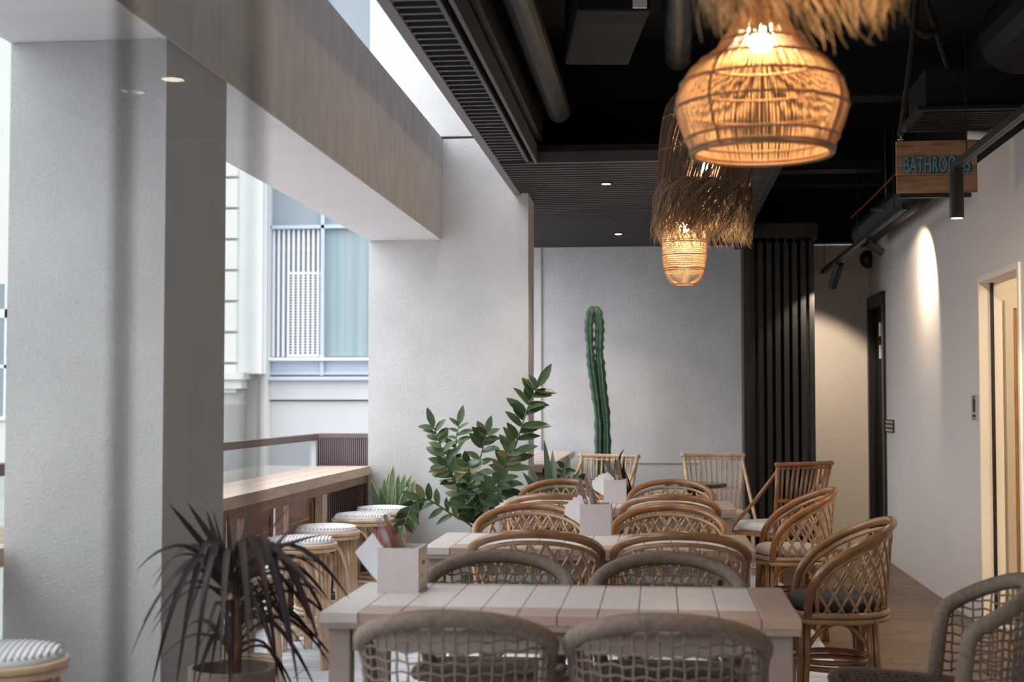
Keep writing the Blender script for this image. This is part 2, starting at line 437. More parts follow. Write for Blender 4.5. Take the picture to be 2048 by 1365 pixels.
# black door at the far end of the right wall
d = empty('door_1', (1.93, 12.935, 0)); tag(d, kind='structure')
MB().box(-.025, .10, -.465, -.385, 0, 2.31).box(-.025, .10, .385, .465, 0, 2.31).box(-.025, .10, -.385, .385, 2.20, 2.31).build('door_frame', M['blackmetal'], d)
MB().box(.04, .085, -.385, .385, .005, 2.20).build('door_leaf', M['black'], d)
for z in (1.80, 2.00):
    MB().box(.025, .04, -.05, .06, z - .06, z + .06).cyl((.02, .0, z - .06), (.02, .0, z + .06), .008, 8).build('hinge', M['hinge'], d)
struct('wall_passage', MB().box(2.06, 2.12, 12.3, 13.55, 0, 2.5), M['black'])
# opening to the washroom
d = empty('door_2', (1.93, 8.365, 0)); tag(d, kind='structure')
MB().box(-.012, .125, .462, .50, 0, 2.11).box(-.012, .125, -.50, -.462, 0, 2.11).box(-.012, .125, -.462, .462, 2.075, 2.11).build('door_frame', M['cream'], d)
MB().box(.055, .075, .452, .464, 0, 2.075).build('sliding_track', M['blackmetal'], d)
st = MB()
st.box(2.05, 4.3, 9.62, 9.70, 0, 2.6); st.box(4.3, 4.38, 6.6, 9.7, 0, 2.6); st.box(2.05, 4.38, 6.55, 6.63, 0, 2.6)
struct('wall_washroom', st, M['cream'])
struct('ceiling_washroom', MB().box(2.05, 4.38, 6.55, 9.7, 2.6, 2.68), M['cream'])
struct('floor_washroom', MB().box(2.05, 4.38, 6.55, 9.7, -.1, .012), M['terrazzo'])
d = empty('door_3', (2.72, 9.61, 0)); tag(d, kind='structure')
MB().box(-.47, -.42, -.03, .012, 0, 2.02).box(.42, .47, -.03, .012, 0, 2.02).box(-.42, .42, -.03, .012, 1.97, 2.02).build('door_frame', M['cream'], d)
MB().box(-.42, .42, -.012, .010, .015, 1.97).build('door_leaf', M['doorwood'], d)
MB().box(-.36, .36, -.02, -.012, 1.55, 1.93).build('dark_panel', M['blackmetal'], d)
v = MB()
for i in range(7): v.box(-.36, .36, -.028, -.012, 1.37 + i*.025, 1.383 + i*.025)
v.build('vent_slats', M['whiteplastic'], d)
MB().box(-.36, .36, -.02, -.012, .35, 1.33).build('panel', M['counter'], d)

# folding glass doors stacked at the far end
for i in range(8):
    X = .80 + i * .073
    root = empty('window_%d' % (i + 3), (X, 12.95, 0)); tag(root, kind='structure')
    MB().box(-.022, .022, -.46, -.40, .02, 2.74).box(-.022, .022, .40, .46, .02, 2.74).box(-.022, .022, -.40, .40, .02, .10).box(-.022, .022, -.40, .40, 2.66, 2.74).build('door_frame', M['blackmetal'], root)
    MB().box(-.005, .005, -.40, .40, .10, 2.66).build('glass_pane', M['doorglass'], root)
    MB().cyl((0, -.43, 2.74), (0, -.43, 2.80), .012, 8).build('roller', M['blackmetal'], root)
struct('trim_6', MB().box(.68, 1.36, 12.42, 13.4, 2.775, 2.90).box(.72, .78, 12.40, 12.50, 0, 2.775).box(.755, .765, 12.5, 13.4, 0, 2.775), M['blackmetal'])

# sheets of the folding glass screen right beside the camera
GY = .72
gx = [-1.02, at(247, 700, GY).x, at(503, 700, GY).x]
for i in range(2):
    w0, w1 = gx[i], gx[i+1]
    yy = GY + i * .012
    root = empty('window_%d' % (i + 1), ((w0 + w1)/2, yy, 0)); tag(root, kind='structure')
    hw = (w1 - w0)/2
    MB().box(-hw, hw, -.004, .004, .02, 2.72).build('glass_pane', M['glass'], root)
    MB().box(hw - .0032, hw + (.0008 if i == 0 else -.0008), -.004, .004, .02, 2.72).build('edge_seal', M['blackmetal'], root)
    MB().box(-hw, hw, -.015, .015, 2.72, 2.80).build('top_rail', M['blackmetal'], root)
    MB().box(-hw, hw, -.015, .015, 0, .02).build('bottom_rail', M['blackmetal'], root)

# terrace edge: glass balustrade, bar counter, ribbed return panel
def balustrade(y0, y1, lab):
    r = empty('balustrade', (-2.425, (y0+y1)/2, 0), 0, lab, 'railing')
    h = (y1-y0)/2
    MB().box(-.028, .028, -h, h, 1.085, 1.131).build('handrail', M['rail'], r, bevel=.004)
    n = max(1, round((y1-y0)/1.5)); s = (y1-y0)/n
    for i in range(n):
        MB().box(-.005, .005, -h + i*s + .006, -h + (i+1)*s - .006, .06, 1.085).build('glass_panel', M['railglass'], r)
    MB().box(-.03, .03, -h, h, 0, .06).build('base_channel', M['rail'], r)
    MB().box(-.02, .02, h-.045, h-.005, .06, 1.085).build('post', M['whitemetal'], r)
    return r
balustrade(-.7, 4.5, 'glass balustrade with mauve handrail left of the near white column')
balustrade(4.52, 9.86, 'glass balustrade with mauve handrail behind the long bar counter')
r = empty('ribbed_screen', (-2.24, 9.93, 0), 0, 'low mauve ribbed screen between glass balustrade and far column', 'screen')
rb = MB().box(-.215, .185, .0, .03, 0, 1.10)
for i in range(27): rb.box(-.213 + i*.0148, -.2055 + i*.0148, -.010, 0.001, .0, 1.10)
rb.build('cladding', M['ribbed'], r)
MB().box(-.215, .185, -.014, .034, 1.10, 1.131).build('cap', M['rail'], r)
MB().box(-.225, -.195, -.03, .03, 0, 1.10).build('post', M['rail'], r)
# ================================================================== BAR COUNTERS
def bar_counter(y0, y1, stations, label):
    r = empty('bar_counter', (-2.23, (y0+y1)/2, 0), 0, label, 'counter'); c = (y0+y1)/2
    h = (y1-y0)/2
    for i in range(3):
        x0 = -.165 + i * .1225
        MB().box(x0, x0 + .1200, -h, h, .845, .905).build('top_board', M['counter'], r, bevel=.003)
    MB().box(-.14, .185, -h+.02, h-.02, .79, .845).build('apron', M['walnut'], r)
    for s in stations:
        s -= c
        for k in (-.034, .034):
            MB().box(.145, .192, s+k-.018, s+k+.018, 0, .79).build('leg', M['counter'], r, bevel=.003)
    for a, b in zip(stations[:-1], stations[1:]):
        a = a - c + .07; b = b - c - .07
        p = MB().box(.110, .130, a, b, .34, .79)
        pn = p.build('front_panel', M['walnut'], r)
        q = MB()
        q.box(.127, .139, a, a+.045, .34, .79).box(.127, .139, b-.045, b, .34, .79).box(.127, .137, a, b, .745, .79).box(.127, .137, a, b, .34, .385)
        q.build('panel_frame', M['walnut'], pn)
        s = MB()
        for z in (.56, .655): s.box(.127, .1315, a+.06, b-.06, z, z+.005)
        s.build('groove_line', M['counter'], pn)
    return r
bar_counter(4.95, 9.875, [5.1, 5.95, 6.8, 7.65, 8.55], 'long timber bar counter with walnut panels along the glass balustrade')
bar_counter(.9, 4.26, [1.1, 2.1, 3.1, 4.15], 'short timber bar counter end showing left of the near white column')
struct('trim_7', MB().box(-2.12, -2.08, 9.83, 9.872, 0, .79).box(-2.36, -2.34, 8.6, 9.87, 0, .79), M['walnut'])
# tiled ledge behind the far column
r = empty('tiled_ledge', (-.93, 11.8, 0), 0, 'pink tiled ledge against the far wall beside the far column', 'ledge')
MB().box(-.40, .14, -1.44, 1.44, .84, .90).build('tile_top', M['tiletop'], r, bevel=.003)
g = MB()
for i in range(1, 6): g.box(-.40, .14, -1.44 + i*.48 - .003, -1.44 + i*.48 + .003, .8985, .9008)
g.box(-.135, -.129, -1.44, 1.44, .8985, .9008).build('grout_line', M['rattan_d'], r)
MB().box(-.36, .10, -1.38, 1.40, 0, .84).build('cabinet', M['rattan_o'], r)

# ================================================================== BAR STOOLS
def make_stool(label):
    r = empty('bar_stool', (0, 0, 0), 0, label, 'stool', 'rattan bar stools along the counter')
    Z = .65
    pr = [(.0, -.03), (.165, -.03), (.178, -.018), (.180, -.004), (.165, .012), (.10, .020), (0, .022)]
    MB().lathe([(max(a, .001), z) for a, z in pr], 28, (0, 0, Z - .01)).build('seat', M['stoolseat'], r, smooth=True)
    wv = MB()
    for i in range(-9, 10):
        x = i * .0175; hy = math.sqrt(max(0, .168**2 - x*x))
        if hy < .03: continue
        pts = []
        for k in range(13):
            y = -hy + 2*hy*k/12; rr = math.hypot(x, y)
            z = Z - .01 + (.022 - .010*(rr/.165)**3)
            pts.append((x, y, z))
        wv.tube(pts, .0062, 5)
    wv.build('seat_weave', M['stoolseat'], r, smooth=True)
    MB().ring((0, 0, Z - .030), .184, .0115, 32, 7).ring((0, 0, Z - .052), .180, .0115, 32, 7).build('seat_ring', M['rattan_l'], r, smooth=True)
    for k in range(4):
        a = PI/4 + k*PI/2
        l = MB()
        for off in (-.17, .0, .17):
            top = Vector((.150*math.cos(a+off*1.1), .150*math.sin(a+off*1.1), Z - .05))
            ft = Vector((.195*math.cos(a+off*.45), .195*math.sin(a+off*.45), 0.0))
            l.tube([top, lerp(top, ft, .5), ft], [.0115, .0125, .0115], 8)
        l.build('leg', M['rattan_l'], r, smooth=True)
        b = a + PI/2; br = MB()
        pts = []
        for i in range(13):
            t = i/12; ang = a + .14 + (PI/2 - .28)*t
            up = math.sin(PI*t)**.55
            rr = lerp(.183, .160, up)
            pts.append((rr*math.cos(ang), rr*math.sin(ang), .22 + (Z - .30 + .0)*up*.98 if up > 0 else .22))
        pts = [(p[0], p[1], min(p[2], Z-.072)) for p in pts]
        br.tube(pts, .0105, 7).build('arched_brace', M['rattan_l'], r, smooth=True)
    MB().ring((0, 0, .185), .172, .011, 28, 6).ring((0, 0, .208), .170, .011, 28, 6).build('foot_ring', M['rattan_l'], r, smooth=True)
    return r
st0 = make_stool('rattan bar stool with white seat, nearest of the counter row, behind the purple plant')
st0.location = (-1.855, 7.235, 0); st0.rotation_euler.z = .2
stools = [(-1.878, 7.91, .5, 'second bar stool from the front at the walnut panels of the counter'),
          (-1.857, 8.80, .1, 'third bar stool along the counter, before the dark open bay'),
          (-1.832, 9.34, .7, 'farthest bar stool, next to the sword-leaf plant by the far column'),
          (-1.870, 3.90, .3, 'white-seated bar stool in the bottom left corner, front of the near column')]
for x, y, a, lb in stools: dup(st0, (x, y, 0), a, lb)
# the low one tucked at the counter behind the plant
sl = dup(st0, (-1.885, 6.28, -.03), .9, 'bar stool half hidden behind the purple plant leaves, seat pushed against the counter')
sl.location.z = 0; sl.scale = (1, 1, .93)

# ================================================================== TABLES
TX0, TX1 = -.983, .39
def make_table(label, w=1.375, d=.685):
    r = empty('dining_table', (0, 0, 0), 0, label, 'table', 'taupe dining tables in a row')
    n = 11; bw = (w - .11) / n
    hw, hd = w/2, d/2
    for i in range(n):
        x0 = -hw + i*bw
        MB().box(x0 + .0012, x0 + bw - .0012, -hd, hd, .720, .750).build('top_board', M['glare_end' if i == 0 else 'topboard'], r, bevel=.0025)
    MB().box(hw - .11 + .0012, hw, -hd, hd, .720, .750).build('end_board', M['tabletop'], r, bevel=.0025)
    MB().box(-hw + .002, hw - .002, -hd + .002, hd - .002, .703, .7205).build('under_top', M['table'], r)
    for sx in (-1, 1):
        for sy in (-1, 1):
            x = sx*(hw - .055); y = sy*(hd - .055)
            MB().box(x - .032, x + .032, y - .032, y + .032, 0, .703).build('leg', M['table'], r, bevel=.003)
    a = MB().box(-hw + .09, hw - .09, -hd + .035, -hd + .055, .635, .703).box(-hw + .09, hw - .09, hd - .055, hd - .035, .635, .703)
    a.box(-hw + .035, -hw + .055, -hd + .09, hd - .09, .635, .703).box(hw - .055, hw - .035, -hd + .09, hd - .09, .635, .703)
    a.build('apron', M['table'], r)
    return r
tab = make_table('nearest taupe plank-topped table, between the rope-wrapped chairs')
tab.location = ((TX0 + TX1)/2, 4.405, 0)
dup(tab, ((TX0 + TX1)/2 - .005, 6.24, 0), 0, 'middle taupe table with a cutlery box, between rows of lattice rattan chairs')
dup(tab, (-.262, 8.48, 0), 0, 'farthest taupe table in the row, its right corner beside the white-cushioned chairs')
r = empty('round_table', (.27, 11.05, 0), 0, 'small round dark polished table in front of the slatted chairs', 'table')
MB().lathe([(.001, .700), (.225, .700), (.236, .708), (.238, .722), (.232, .732), (.001, .732)], 40).build('tabletop', M['darktop'], r, smooth=True, auto=40)
MB().lathe([(.035, .02), (.03, .1), (.03, .64), (.12, .70)], 20).build('pedestal', M['blackmetal'], r, smooth=True)
MB().lathe([(.001, 0), (.21, 0), (.21, .012), (.05, .03), (.001, .03)], 32).build('base', M['blackmetal'], r, smooth=True, auto=40)

# ================================================================== LATTICE RATTAN ARMCHAIR
class Barrel:
    """U-shaped plan path with a falling top edge: back and arms in one sweep (front is +Y)"""
    def __init__(s, a, yb, yc, yf, top, side, front, seat):
        s.path = []
        N = 40
        for i in range(N + 1):
            ph = -PI/2 + PI*i/N
            s.path.append((a*math.sin(ph), yc - (yc - yb)*math.cos(ph)))
        K = 8
        le = [(-a*(1 - .03*(k/K)), yc + (yf - yc)*k/K) for k in range(K, 0, -1)]
        ri = [(-x, y) for x, y in reversed(le)]
        s.path = le + s.path + ri
        s.w = [0]
        for p, q in zip(s.path[:-1], s.path[1:]): s.w.append(s.w[-1] + math.hypot(q[0]-p[0], q[1]-p[1]))
        s.L = s.w[-1]/2; s.w = [x - s.L for x in s.w]
        s.sideL = s.L - (yf - yc)
        s.top, s.side, s.front, s.seat = top, side, front, seat
    def P(s, w):
        w = max(-s.L, min(s.L, w)); lo = 0
        for i in range(len(s.w) - 1):
            if s.w[i] <= w <= s.w[i+1]: lo = i; break
        t = (w - s.w[lo])/max(1e-9, s.w[lo+1]-s.w[lo])
        a, b = s.path[lo], s.path[lo+1]
        return lerp(a[0], b[0], t), lerp(a[1], b[1], t)
    def h(s, w):
        a = abs(w)
        if a <= s.sideL:
            return s.top - (s.top - s.side)*(a/s.sideL)**2.1
        t = (a - s.sideL)/(s.L - s.sideL)
        t = min(1, t)
        d = (s.top - s.side)*2.1/s.sideL*(s.L - s.sideL)          # carry the slope on, then round over and drop
        e = s.side - d*t
        k = max(0, (t - .25)/.75)
        return e - (e - s.front)*(1 - math.sqrt(max(0, 1 - k**2.6)))
    def pt(s, w, z, inset=0.0, low=.88):
        x, y = s.P(w)
        f = low + (1 - low)*min(1.1, (z - s.seat)/(s.top - s.seat))
        yc = -.02
        return Vector((x*f*(1 - inset), yc + (y - yc)*f*(1 - inset), z))

def make_lattice(label, pal=('rattan_d', 'rattan_m', 'cush_blue')):
    r = empty('lattice_armchair', (0, 0, 0), 0, label, 'chair', 'lattice rattan armchairs')
    B = Barrel(.274, -.275, -.06, .135, .842, .735, .50, .465)
    rail, lat, cus = (M[k] for k in pal)
    n = 56
    ws = [-B.L + 2*B.L*i/n for i in range(n + 1)]
    P = [B.pt(w, B.h(w)) for w in ws]
    ends = [B.pt(-B.L, .46), B.pt(B.L, .46)]
    MB().tube([ends[0]] + P + [ends[1]], .0185, 10).build('top_rail', rail, r, smooth=True)
    P2 = [B.pt(w, B.h(w) - .036, .03) for w in ws if abs(w) < B.L*.93]
    P2 = [B.pt(-B.L*.93, .475, .03)] + P2 + [B.pt(B.L*.93, .475, .03)]
    MB().tube(P2, .0095, 8).build('inner_rail', lat, r, smooth=True)
    lt = MB()
    k = 1.5; sp = .068
    for sgn in (-1, 1):
        j = -18
        while j <= 18:
            w0 = j*sp + (sp/2 if sgn > 0 else 0)
            pts = []
            for i in range(15):
                z = .468 + .36*i/14
                w = w0 + sgn*(z - .468)/k
                if abs(w) > B.L*.93 : continue
                if z > B.h(w) - .034: continue
                pts.append(B.pt(w, z, .03 + (.012 if sgn > 0 else -.006)))
            if len(pts) >= 2: lt.tube(pts, .0068, 6)
            j += 1
    lt.build('lattice_back', lat, r, smooth=True)
    ringp = [B.pt(w, .462) for w in ws]
    fr = [Vector((lerp(ringp[-1].x, ringp[0].x, t), ringp[0].y + .085*math.sin(PI*t), .462)) for t in [i/8 for i in range(1, 8)]]
    loop = ringp + fr
    MB().tube(loop, .0135, 8, closed=True).tube([p - Vector((0, 0, .026)) for p in loop], .0125, 8, closed=True).build('seat_frame', lat, r, smooth=True)
    sd = MB(); c = len(loop)
    sd.add([(p.x*.96, p.y*.96, .456) for p in loop] + [(p.x*.96, p.y*.96, .442) for p in loop], [tuple(range(c)), tuple(range(2*c-1, c-1, -1))] + [(i, i + c, (i+1) % c + c, (i+1) % c) for i in range(c)])
    sd.build('seat', lat, r)
    q = MB(); rings = []
    for (f, z) in ((.70, .470), (.88, .472), (.925, .487), (.92, .505), (.86, .520), (.6, .527), (.25, .529)):
        rings.append([(p.x*f, p.y*f*.98 + .004, z) for p in loop])
    vs = [p for rr in rings for p in rr]; fs = []
    for a in range(len(rings) - 1):
        for i in range(c): fs.append((a*c + i, a*c + (i+1) % c, (a+1)*c + (i+1) % c, (a+1)*c + i))
    fs.append(tuple((len(rings)-1)*c + i for i in range(c))); fs.append(tuple(range(c-1, -1, -1)))
    q.add(vs, fs).build('cushion', cus, r, smooth=True)
    for sx in (-1, 1):
        for (y0, y1) in ((.165, .185), (-.19, -.22)):
            l = MB()
            for (dx, dy) in ((0, 0), (-.020*sx, .016 if y0 < 0 else -.016), (.004*sx, .026 if y0 < 0 else -.026)):
                l.tube([(sx*.205 + dx, y0*.86 + dy, .44), (sx*.21 + dx, y0*.9 + dy, .25), (sx*.215 + dx*.8, y1*.86 + dy*.8, 0)], .0135, 8)
            l.build('leg', rail, r, smooth=True)
    for (p0, p1) in (((.205, .15), (.205, -.17)), ((-.205, .15), (-.205, -.17)), ((.205, -.17), (-.205, -.17)), ((.205, .15), (-.205, .15))):
        pts = []
        for i in range(17):
            t = i/16; up = math.sin(PI*t)**.5
            pts.append((lerp(p0[0], p1[0], t), lerp(p0[1], p1[1], t), .18 + .248*up))
        MB().tube(pts, .0105, 7).build('arched_brace', rail, r, smooth=True)
    MB().ring((0, -.01, .225), .175, .0125, 28, 7).ring((0, -.01, .252), .172, .0125, 28, 7).build('stretcher_ring', rail, r, smooth=True)
    return r

LG = 'lattice rattan armchairs'
la = make_lattice('lattice rattan armchair, back to us, left at near side of the middle table')
la.location = (-.505, 5.84, 0); la.rotation_euler.z = .03
lat = [(.080, 5.82, -.03, 'lattice rattan armchair, back to us, right at near side of the middle table'),
       (-.615, 6.73, PI + .05, 'lattice rattan armchair across the middle table, left of the cutlery box, facing us'),
       (.035, 6.72, PI - .04, 'lattice rattan armchair across the middle table, right of the cutlery box, facing us'),
       (-.605, 8.06, .04, 'lattice rattan armchair at near side of farthest table, left one, back to us'),
       (.055, 8.05, -.02, 'lattice rattan armchair at near side of farthest table, right one, back to us'),
       (-.625, 8.98, PI, 'lattice rattan armchair across the farthest table, left, beside the leafy plants'),
       (.065, 8.97, PI - .05, 'lattice rattan armchair across the farthest table, right, in front of round dark table')]
for x, y, a, lb in lat: dup(la, (x, y, 0), a, lb)
lb1 = make_lattice('brown lattice armchair at right end of the middle table, side on, dark cushion', ('rattan_d', 'rattan_m', 'cush_dark'))
lb1.location = (.725, 6.33, 0); lb1.rotation_euler.z = PI/2 + .02
lb2 = make_lattice('lattice armchair with pale cushion at right end of the farthest table', ('rattan_o', 'rattan_m', 'cush_white'))
lb2.location = (.735, 8.46, 0); lb2.rotation_euler.z = PI/2 + .06

# ================================================================== ROPE CHAIR
def make_rope(label):
    r = empty('rope_chair', (0, 0, 0), 0, label, 'chair', 'rope-wrapped dining chairs')
    B = Barrel(.262, -.335, -.16, -.10, .798, .700, .52, .45)
    n = 52
    ws = [-B.L + 2*B.L*i/n for i in range(n + 1)]
    P = [B.pt(w, B.h(w), 0, .90) for w in ws]
    a, b = P[0], P[-1]
    path = [Vector((a.x*.93, a.y + .02, .40)), Vector((a.x*.955, a.y + .01, .46))] + P + [Vector((b.x*.955, b.y + .01, .46)), Vector((b.x*.93, b.y + .02, .40))]
    # rope windings show as fine ripples of the radius
    pp = curve(path, 620)
    rr = [.0245 + .0012*math.sin(i*2.1) for i in range(len(pp))]
    MB().tube(pp, rr, 10).build('back_frame', M['rope'], r, smooth=True)
    net = MB(); lo = .47
    nv = 23
    for i in range(1, nv):
        w = -B.L*.95 + 2*B.L*.95*i/nv
        top = B.h(w) - .015
        if top - lo < .05: continue
        m = 9; ph = R.uniform(0, 6)
        net.tube([B.pt(w + .0022*math.sin(k*2.3 + ph), lo + (top - lo)*k/(m-1), 0.0 + .006*((k+i) % 2), .90) for k in range(m)], .0034, 5)
    z = lo + .01; row = 0
    while z < .79:
        seg = []
        for k in range(71):
            w = -B.L*.965 + 2*B.L*.965*k/70
            zz = z + .0035*math.sin(k*.9 + row)
            if zz < B.h(w) - .02: seg.append(B.pt(w, zz, .006*((k + row) % 2), .90))
            else:
                if len(seg) > 1: net.tube(seg, .0034, 5)
                seg = []
        if len(seg) > 1: net.tube(seg, .0034, 5)
        z += .0285; row += 1
    net.build('net_back', M['cord'], r, smooth=True)
    # rounded-square seat
    sf = []
    for i in range(40):
        t = 2*PI*i/40; c, s = math.cos(t), math.sin(t)
        e = .55
        yy = .01 + .245*math.copysign(abs(s)**e, s)
        sf.append(Vector((.238*math.copysign(abs(c)**e, c), yy, .452 + .075*(yy - .0))))
    MB().tube(sf, .0195, 8, closed=True).build('seat_frame', M['rope'], r, smooth=True)
    sw = MB()
    for i in range(-12, 13):
        q = i*.0185
        hq = .225 if abs(q) < .17 else .225 - (abs(q)-.17)*.9
        for o in (0, .006):
            sw.tube([(q + o, -hq, .445), (q + o, 0, .452), (q + o, hq, .475)], .0028, 4)
            sw.tube([(-hq, q + o, .460 + .07*q), (0, q + o, .455 + .07*q), (hq, q + o, .460 + .07*q)], .0028, 4)
    for i in range(-9, 10):
        q = i*.045
        a0 = max(-.21, -.21 - q); a1 = min(.21, .21 - q)
        if a1 - a0 > .05: sw.tube([(a0, a0 + q, .463 + .07*(a0 + q)), (a1, a1 + q, .463 + .07*(a1 + q))], .0026, 4)
        if a1 - a0 > .05: sw.tube([(a0, -a0 - q, .465 - .07*(a0 + q)), (a1, -a1 - q, .465 - .07*(a1 + q))], .0026, 4)
    sw.build('woven_seat', M['cord'], r)
    for sx in (-1, 1):
        for sy in (-1, 1):
            MB().tube([(sx*.215, sy*.205, .44), (sx*.225, sy*.215, .2), (sx*.24, sy*.235, 0)], [.0165, .015, .0125], 9).build('leg', M['rope'], r, smooth=True)
    return r
rc = make_rope('rope-wrapped chair in the foreground, left of the pair with backs to us')
rc.location = (-.556, 4.0, 0); rc.rotation_euler.z = .03
for x, y, a, lb in [(.020, 4.0, -.03, 'rope-wrapped chair in the foreground, right of the pair with backs to us'),
                    (-.575, 4.825, PI, 'rope-wrapped chair across the nearest table, left one facing us'),
                    (.022, 4.825, PI, 'rope-wrapped chair across the nearest table, right one facing us'),
                    (.80, 4.60, PI/2 - .03, 'rope-wrapped chair at the right end of the nearest table, in the bottom right corner')]:
    dup(rc, (x, y, 0), a, lb)

# ================================================================== SLATTED RATTAN CHAIR
def make_slat(label, wood, cush):
    r = empty('slatted_chair', (0, 0, 0), 0, label, 'chair', 'slatted rattan chairs by the folding doors')
    m = M[wood]
    yb, yt = -.20, -.31
    def bp(u, z):       # u in -1..1 across the back, wider at the top
        t = (z - .40)/(.92 - .40)
        return Vector((u*lerp(.185, .245, t), lerp(yb, yt, t) - .02*(1 - u*u), z))
    for u in (-1, 1):
        MB().tube([bp(u, .40) , bp(u, .66), bp(u, .93)], .0155, 9).build('back_post', m, r, smooth=True)
    MB().tube([bp(-1.08, .915)] + [bp(u/4, .915) for u in range(-4, 5)] + [bp(1.08, .915)], .016, 9).build('top_rail', m, r, smooth=True)
    s = MB()
    for i in range(1, 11):
        u = -1 + 2*i/11
        s.tube([bp(u, .43), bp(u, .67), bp(u, .91)], .0085, 6)
    s.build('back_slats', m, r, smooth=True)
    MB().tube([bp(u/4, .655) + Vector((0, -.008, 0)) for u in range(-4, 5)], .014, 8).tube([bp(u/4, .885) for u in range(-4, 5)], .008, 6).build('cross_band', m, r, smooth=True)
    for sx in (-1, 1):
        MB().tube([bp(sx*1.0, .87), Vector((sx*.245, -.05, .64)), Vector((sx*.245, .21, .44)), Vector((sx*.235, .23, .40))], .0135, 8).build('arm_brace', m, r, smooth=True)
        MB().tube([(sx*.225, .215, .40), (sx*.225, .225, 0)], .0155, 9).build('leg', m, r, smooth=True)
        MB().tube([(sx*.19, -.195, .42), (sx*.20, -.23, 0)], .0155, 9).build('leg', m, r, smooth=True)
        MB().tube([(sx*.225, .22, .16), (sx*.195, -.22, .16)], .011, 7).build('stretcher', m, r, smooth=True)
    MB().tube([(-.225, .22, .40), (.225, .22, .40), (.19, -.20, .40), (-.19, -.20, .40)], .015, 8, closed=True).build('seat_frame', m, r, smooth=True)
    MB().box(-.19, .19, -.19, .20, .395, .415).build('seat', m, r)
    o = MB().obox((0, .01, .452), (.42, .41, .075)).build('cushion', M[cush], r, smooth=True)
    bv = o.modifiers.new('bevel', 'BEVEL'); bv.width = .034; bv.segments = 4
    return r
c1 = make_slat('pale slatted rattan chair behind round dark table, before the folding doors', 'rattan_l', 'cush_white')
c1.location = (.47, 11.52, 0); c1.rotation_euler.z = PI + .12
c2 = make_slat('dark brown slatted rattan chair with white cushion, near the folding door stack', 'rattan_o', 'cush_white')
c2.location = (.84, 10.55, 0); c2.rotation_euler.z = PI/2 - .95
c3 = dup(c1, (-.52, 11.3, 0), PI - .35, 'pale slatted rattan chair in front of the tall cactus, partly behind cutlery box')
# ================================================================== TABLE BOXES
def fork(mb, base, d, side, L, kind):
    base = Vector(base); d = d.normalized(); s = side.normalized(); n = d.cross(s)
    mb.tube([base, base + d*L*.62], .0036, 6)
    tip = base + d*L*.62
    mt = Matrix((s, d, n)).transposed()
    if kind == 'fork':
        mb.obox(tip + d*.018, (.018, .036, .003), mt)
        for k in (-.0065, 0, .0065): mb.obox(tip + d*.054 + s*k, (.0032, .045, .0028), mt)
    else:
        mb.obox(tip + d*.045, (.014, .095, .0025), mt)
def make_holder(label, cx, cy, rz, w, dp, h):
    r = empty('cutlery_box', (cx, cy, .7505), rz, label, 'box', 'lilac grey table boxes')
    t = .008
    b = MB().box(-w/2, w/2, -dp/2, dp/2, 0, t)
    b.box(-w/2, w/2, -dp/2, -dp/2 + t, t, h).box(-w/2, w/2, dp/2 - t, dp/2, t, h).box(-w/2, -w/2 + t, -dp/2 + t, dp/2 - t, t, h).box(w/2 - t, w/2, -dp/2 + t, dp/2 - t, t, h)
    b.build('box_body', M['box'], r)
    l = MB().box(w/2, w/2 + .0012, -dp/2 + .025, dp/2 - .012, .028, h - .022).build('label', M['label'], r)
    k = MB()
    for i in range(5): k.box(w/2 + .0012, w/2 + .0018, -.022 + i*.0095, -.0130 + i*.0095, h - .058 + (.003 if i % 2 else 0), h - .045)
    k.build('wordmark', M['ink'], l)
    MB().box(w/2 + .0012, w/2 + .0018, -.026, -.016, .042, .058).build('emblem', M['ink'], l)
    return r
def cutlery(n, cx, cy, z0, lean, where, seed, sleeve=True):
    q = random.Random(seed)
    for i in range(n):
        kind = 'fork' if i % 2 == 0 else 'knife'
        bx = cx + q.uniform(-.03, .045); by = cy - .03 + .06*i/max(1, n-1)
        d = Vector((lean + q.uniform(-.16, .12), q.uniform(-.12, .12), 1)).normalized()
        side = d.cross(Vector((0, 1, 0)))
        r = empty('cutlery_' + kind, (bx, by, z0), 0, None, kind, 'cutlery standing in the %s' % where)
        tag(r, '%s with kraft sleeve leaning in the %s' % (kind, where))
        m = MB(); fork(m, (0, 0, 0), d, side, .25, kind); m.build('metal', M['steel'], r, smooth=False)
        s = d.cross(side)
        mt = Matrix((side.normalized(), d, s.normalized())).transposed()
        MB().obox(d*.080, (.017, .155, .005), mt).build('paper_sleeve', M['kraft'], r)
def napkins(n, cx, cy, z0, where):
    r = empty('paper_napkins', (cx, cy, z0), 0, 'white paper napkins fanned out of the %s' % where, 'napkin')
    for i in range(n):
        a = -.12 - .20*i
        d = Vector((math.sin(a), 0, math.cos(a)))
        m = MB(); y = -.035 + .011*i
        p0 = Vector((0, y, .035)); s = Vector((d.z, 0, -d.x))
        L = .135
        pts = [p0 - s*.03, p0 + s*.03, p0 + d*L*.7 + s*.036, p0 + d*L, p0 + d*L*.82 - s*.04]
        m.add([(p.x, p.y - .0012, p.z) for p in pts] + [(p.x, p.y + .0012, p.z) for p in pts], [(0, 1, 2, 3, 4), (9, 8, 7, 6, 5)] + [(i2, 5 + i2, 5 + (i2+1) % 5, (i2+1) % 5) for i2 in range(5)])
        m.build('napkin_sheet', M['napkin'], r)
HB = .14
make_holder('lilac grey box with cream label on the nearest table, holding menus', -.832, 4.575, -.02, .133, .155, HB)
make_holder('lilac grey cutlery box with napkins on the middle table', -.295, 6.575, 0, .143, .15, HB)
make_holder('lilac grey cutlery box on the farthest table, in front of cactus', -.27, 8.575, 0, .133, .15, HB)
cutlery(9, -.29, 6.575, .764, -.28, 'box on the middle table', 3)
cutlery(9, -.265, 8.575, .764, -.15, 'box on the farthest table', 5)
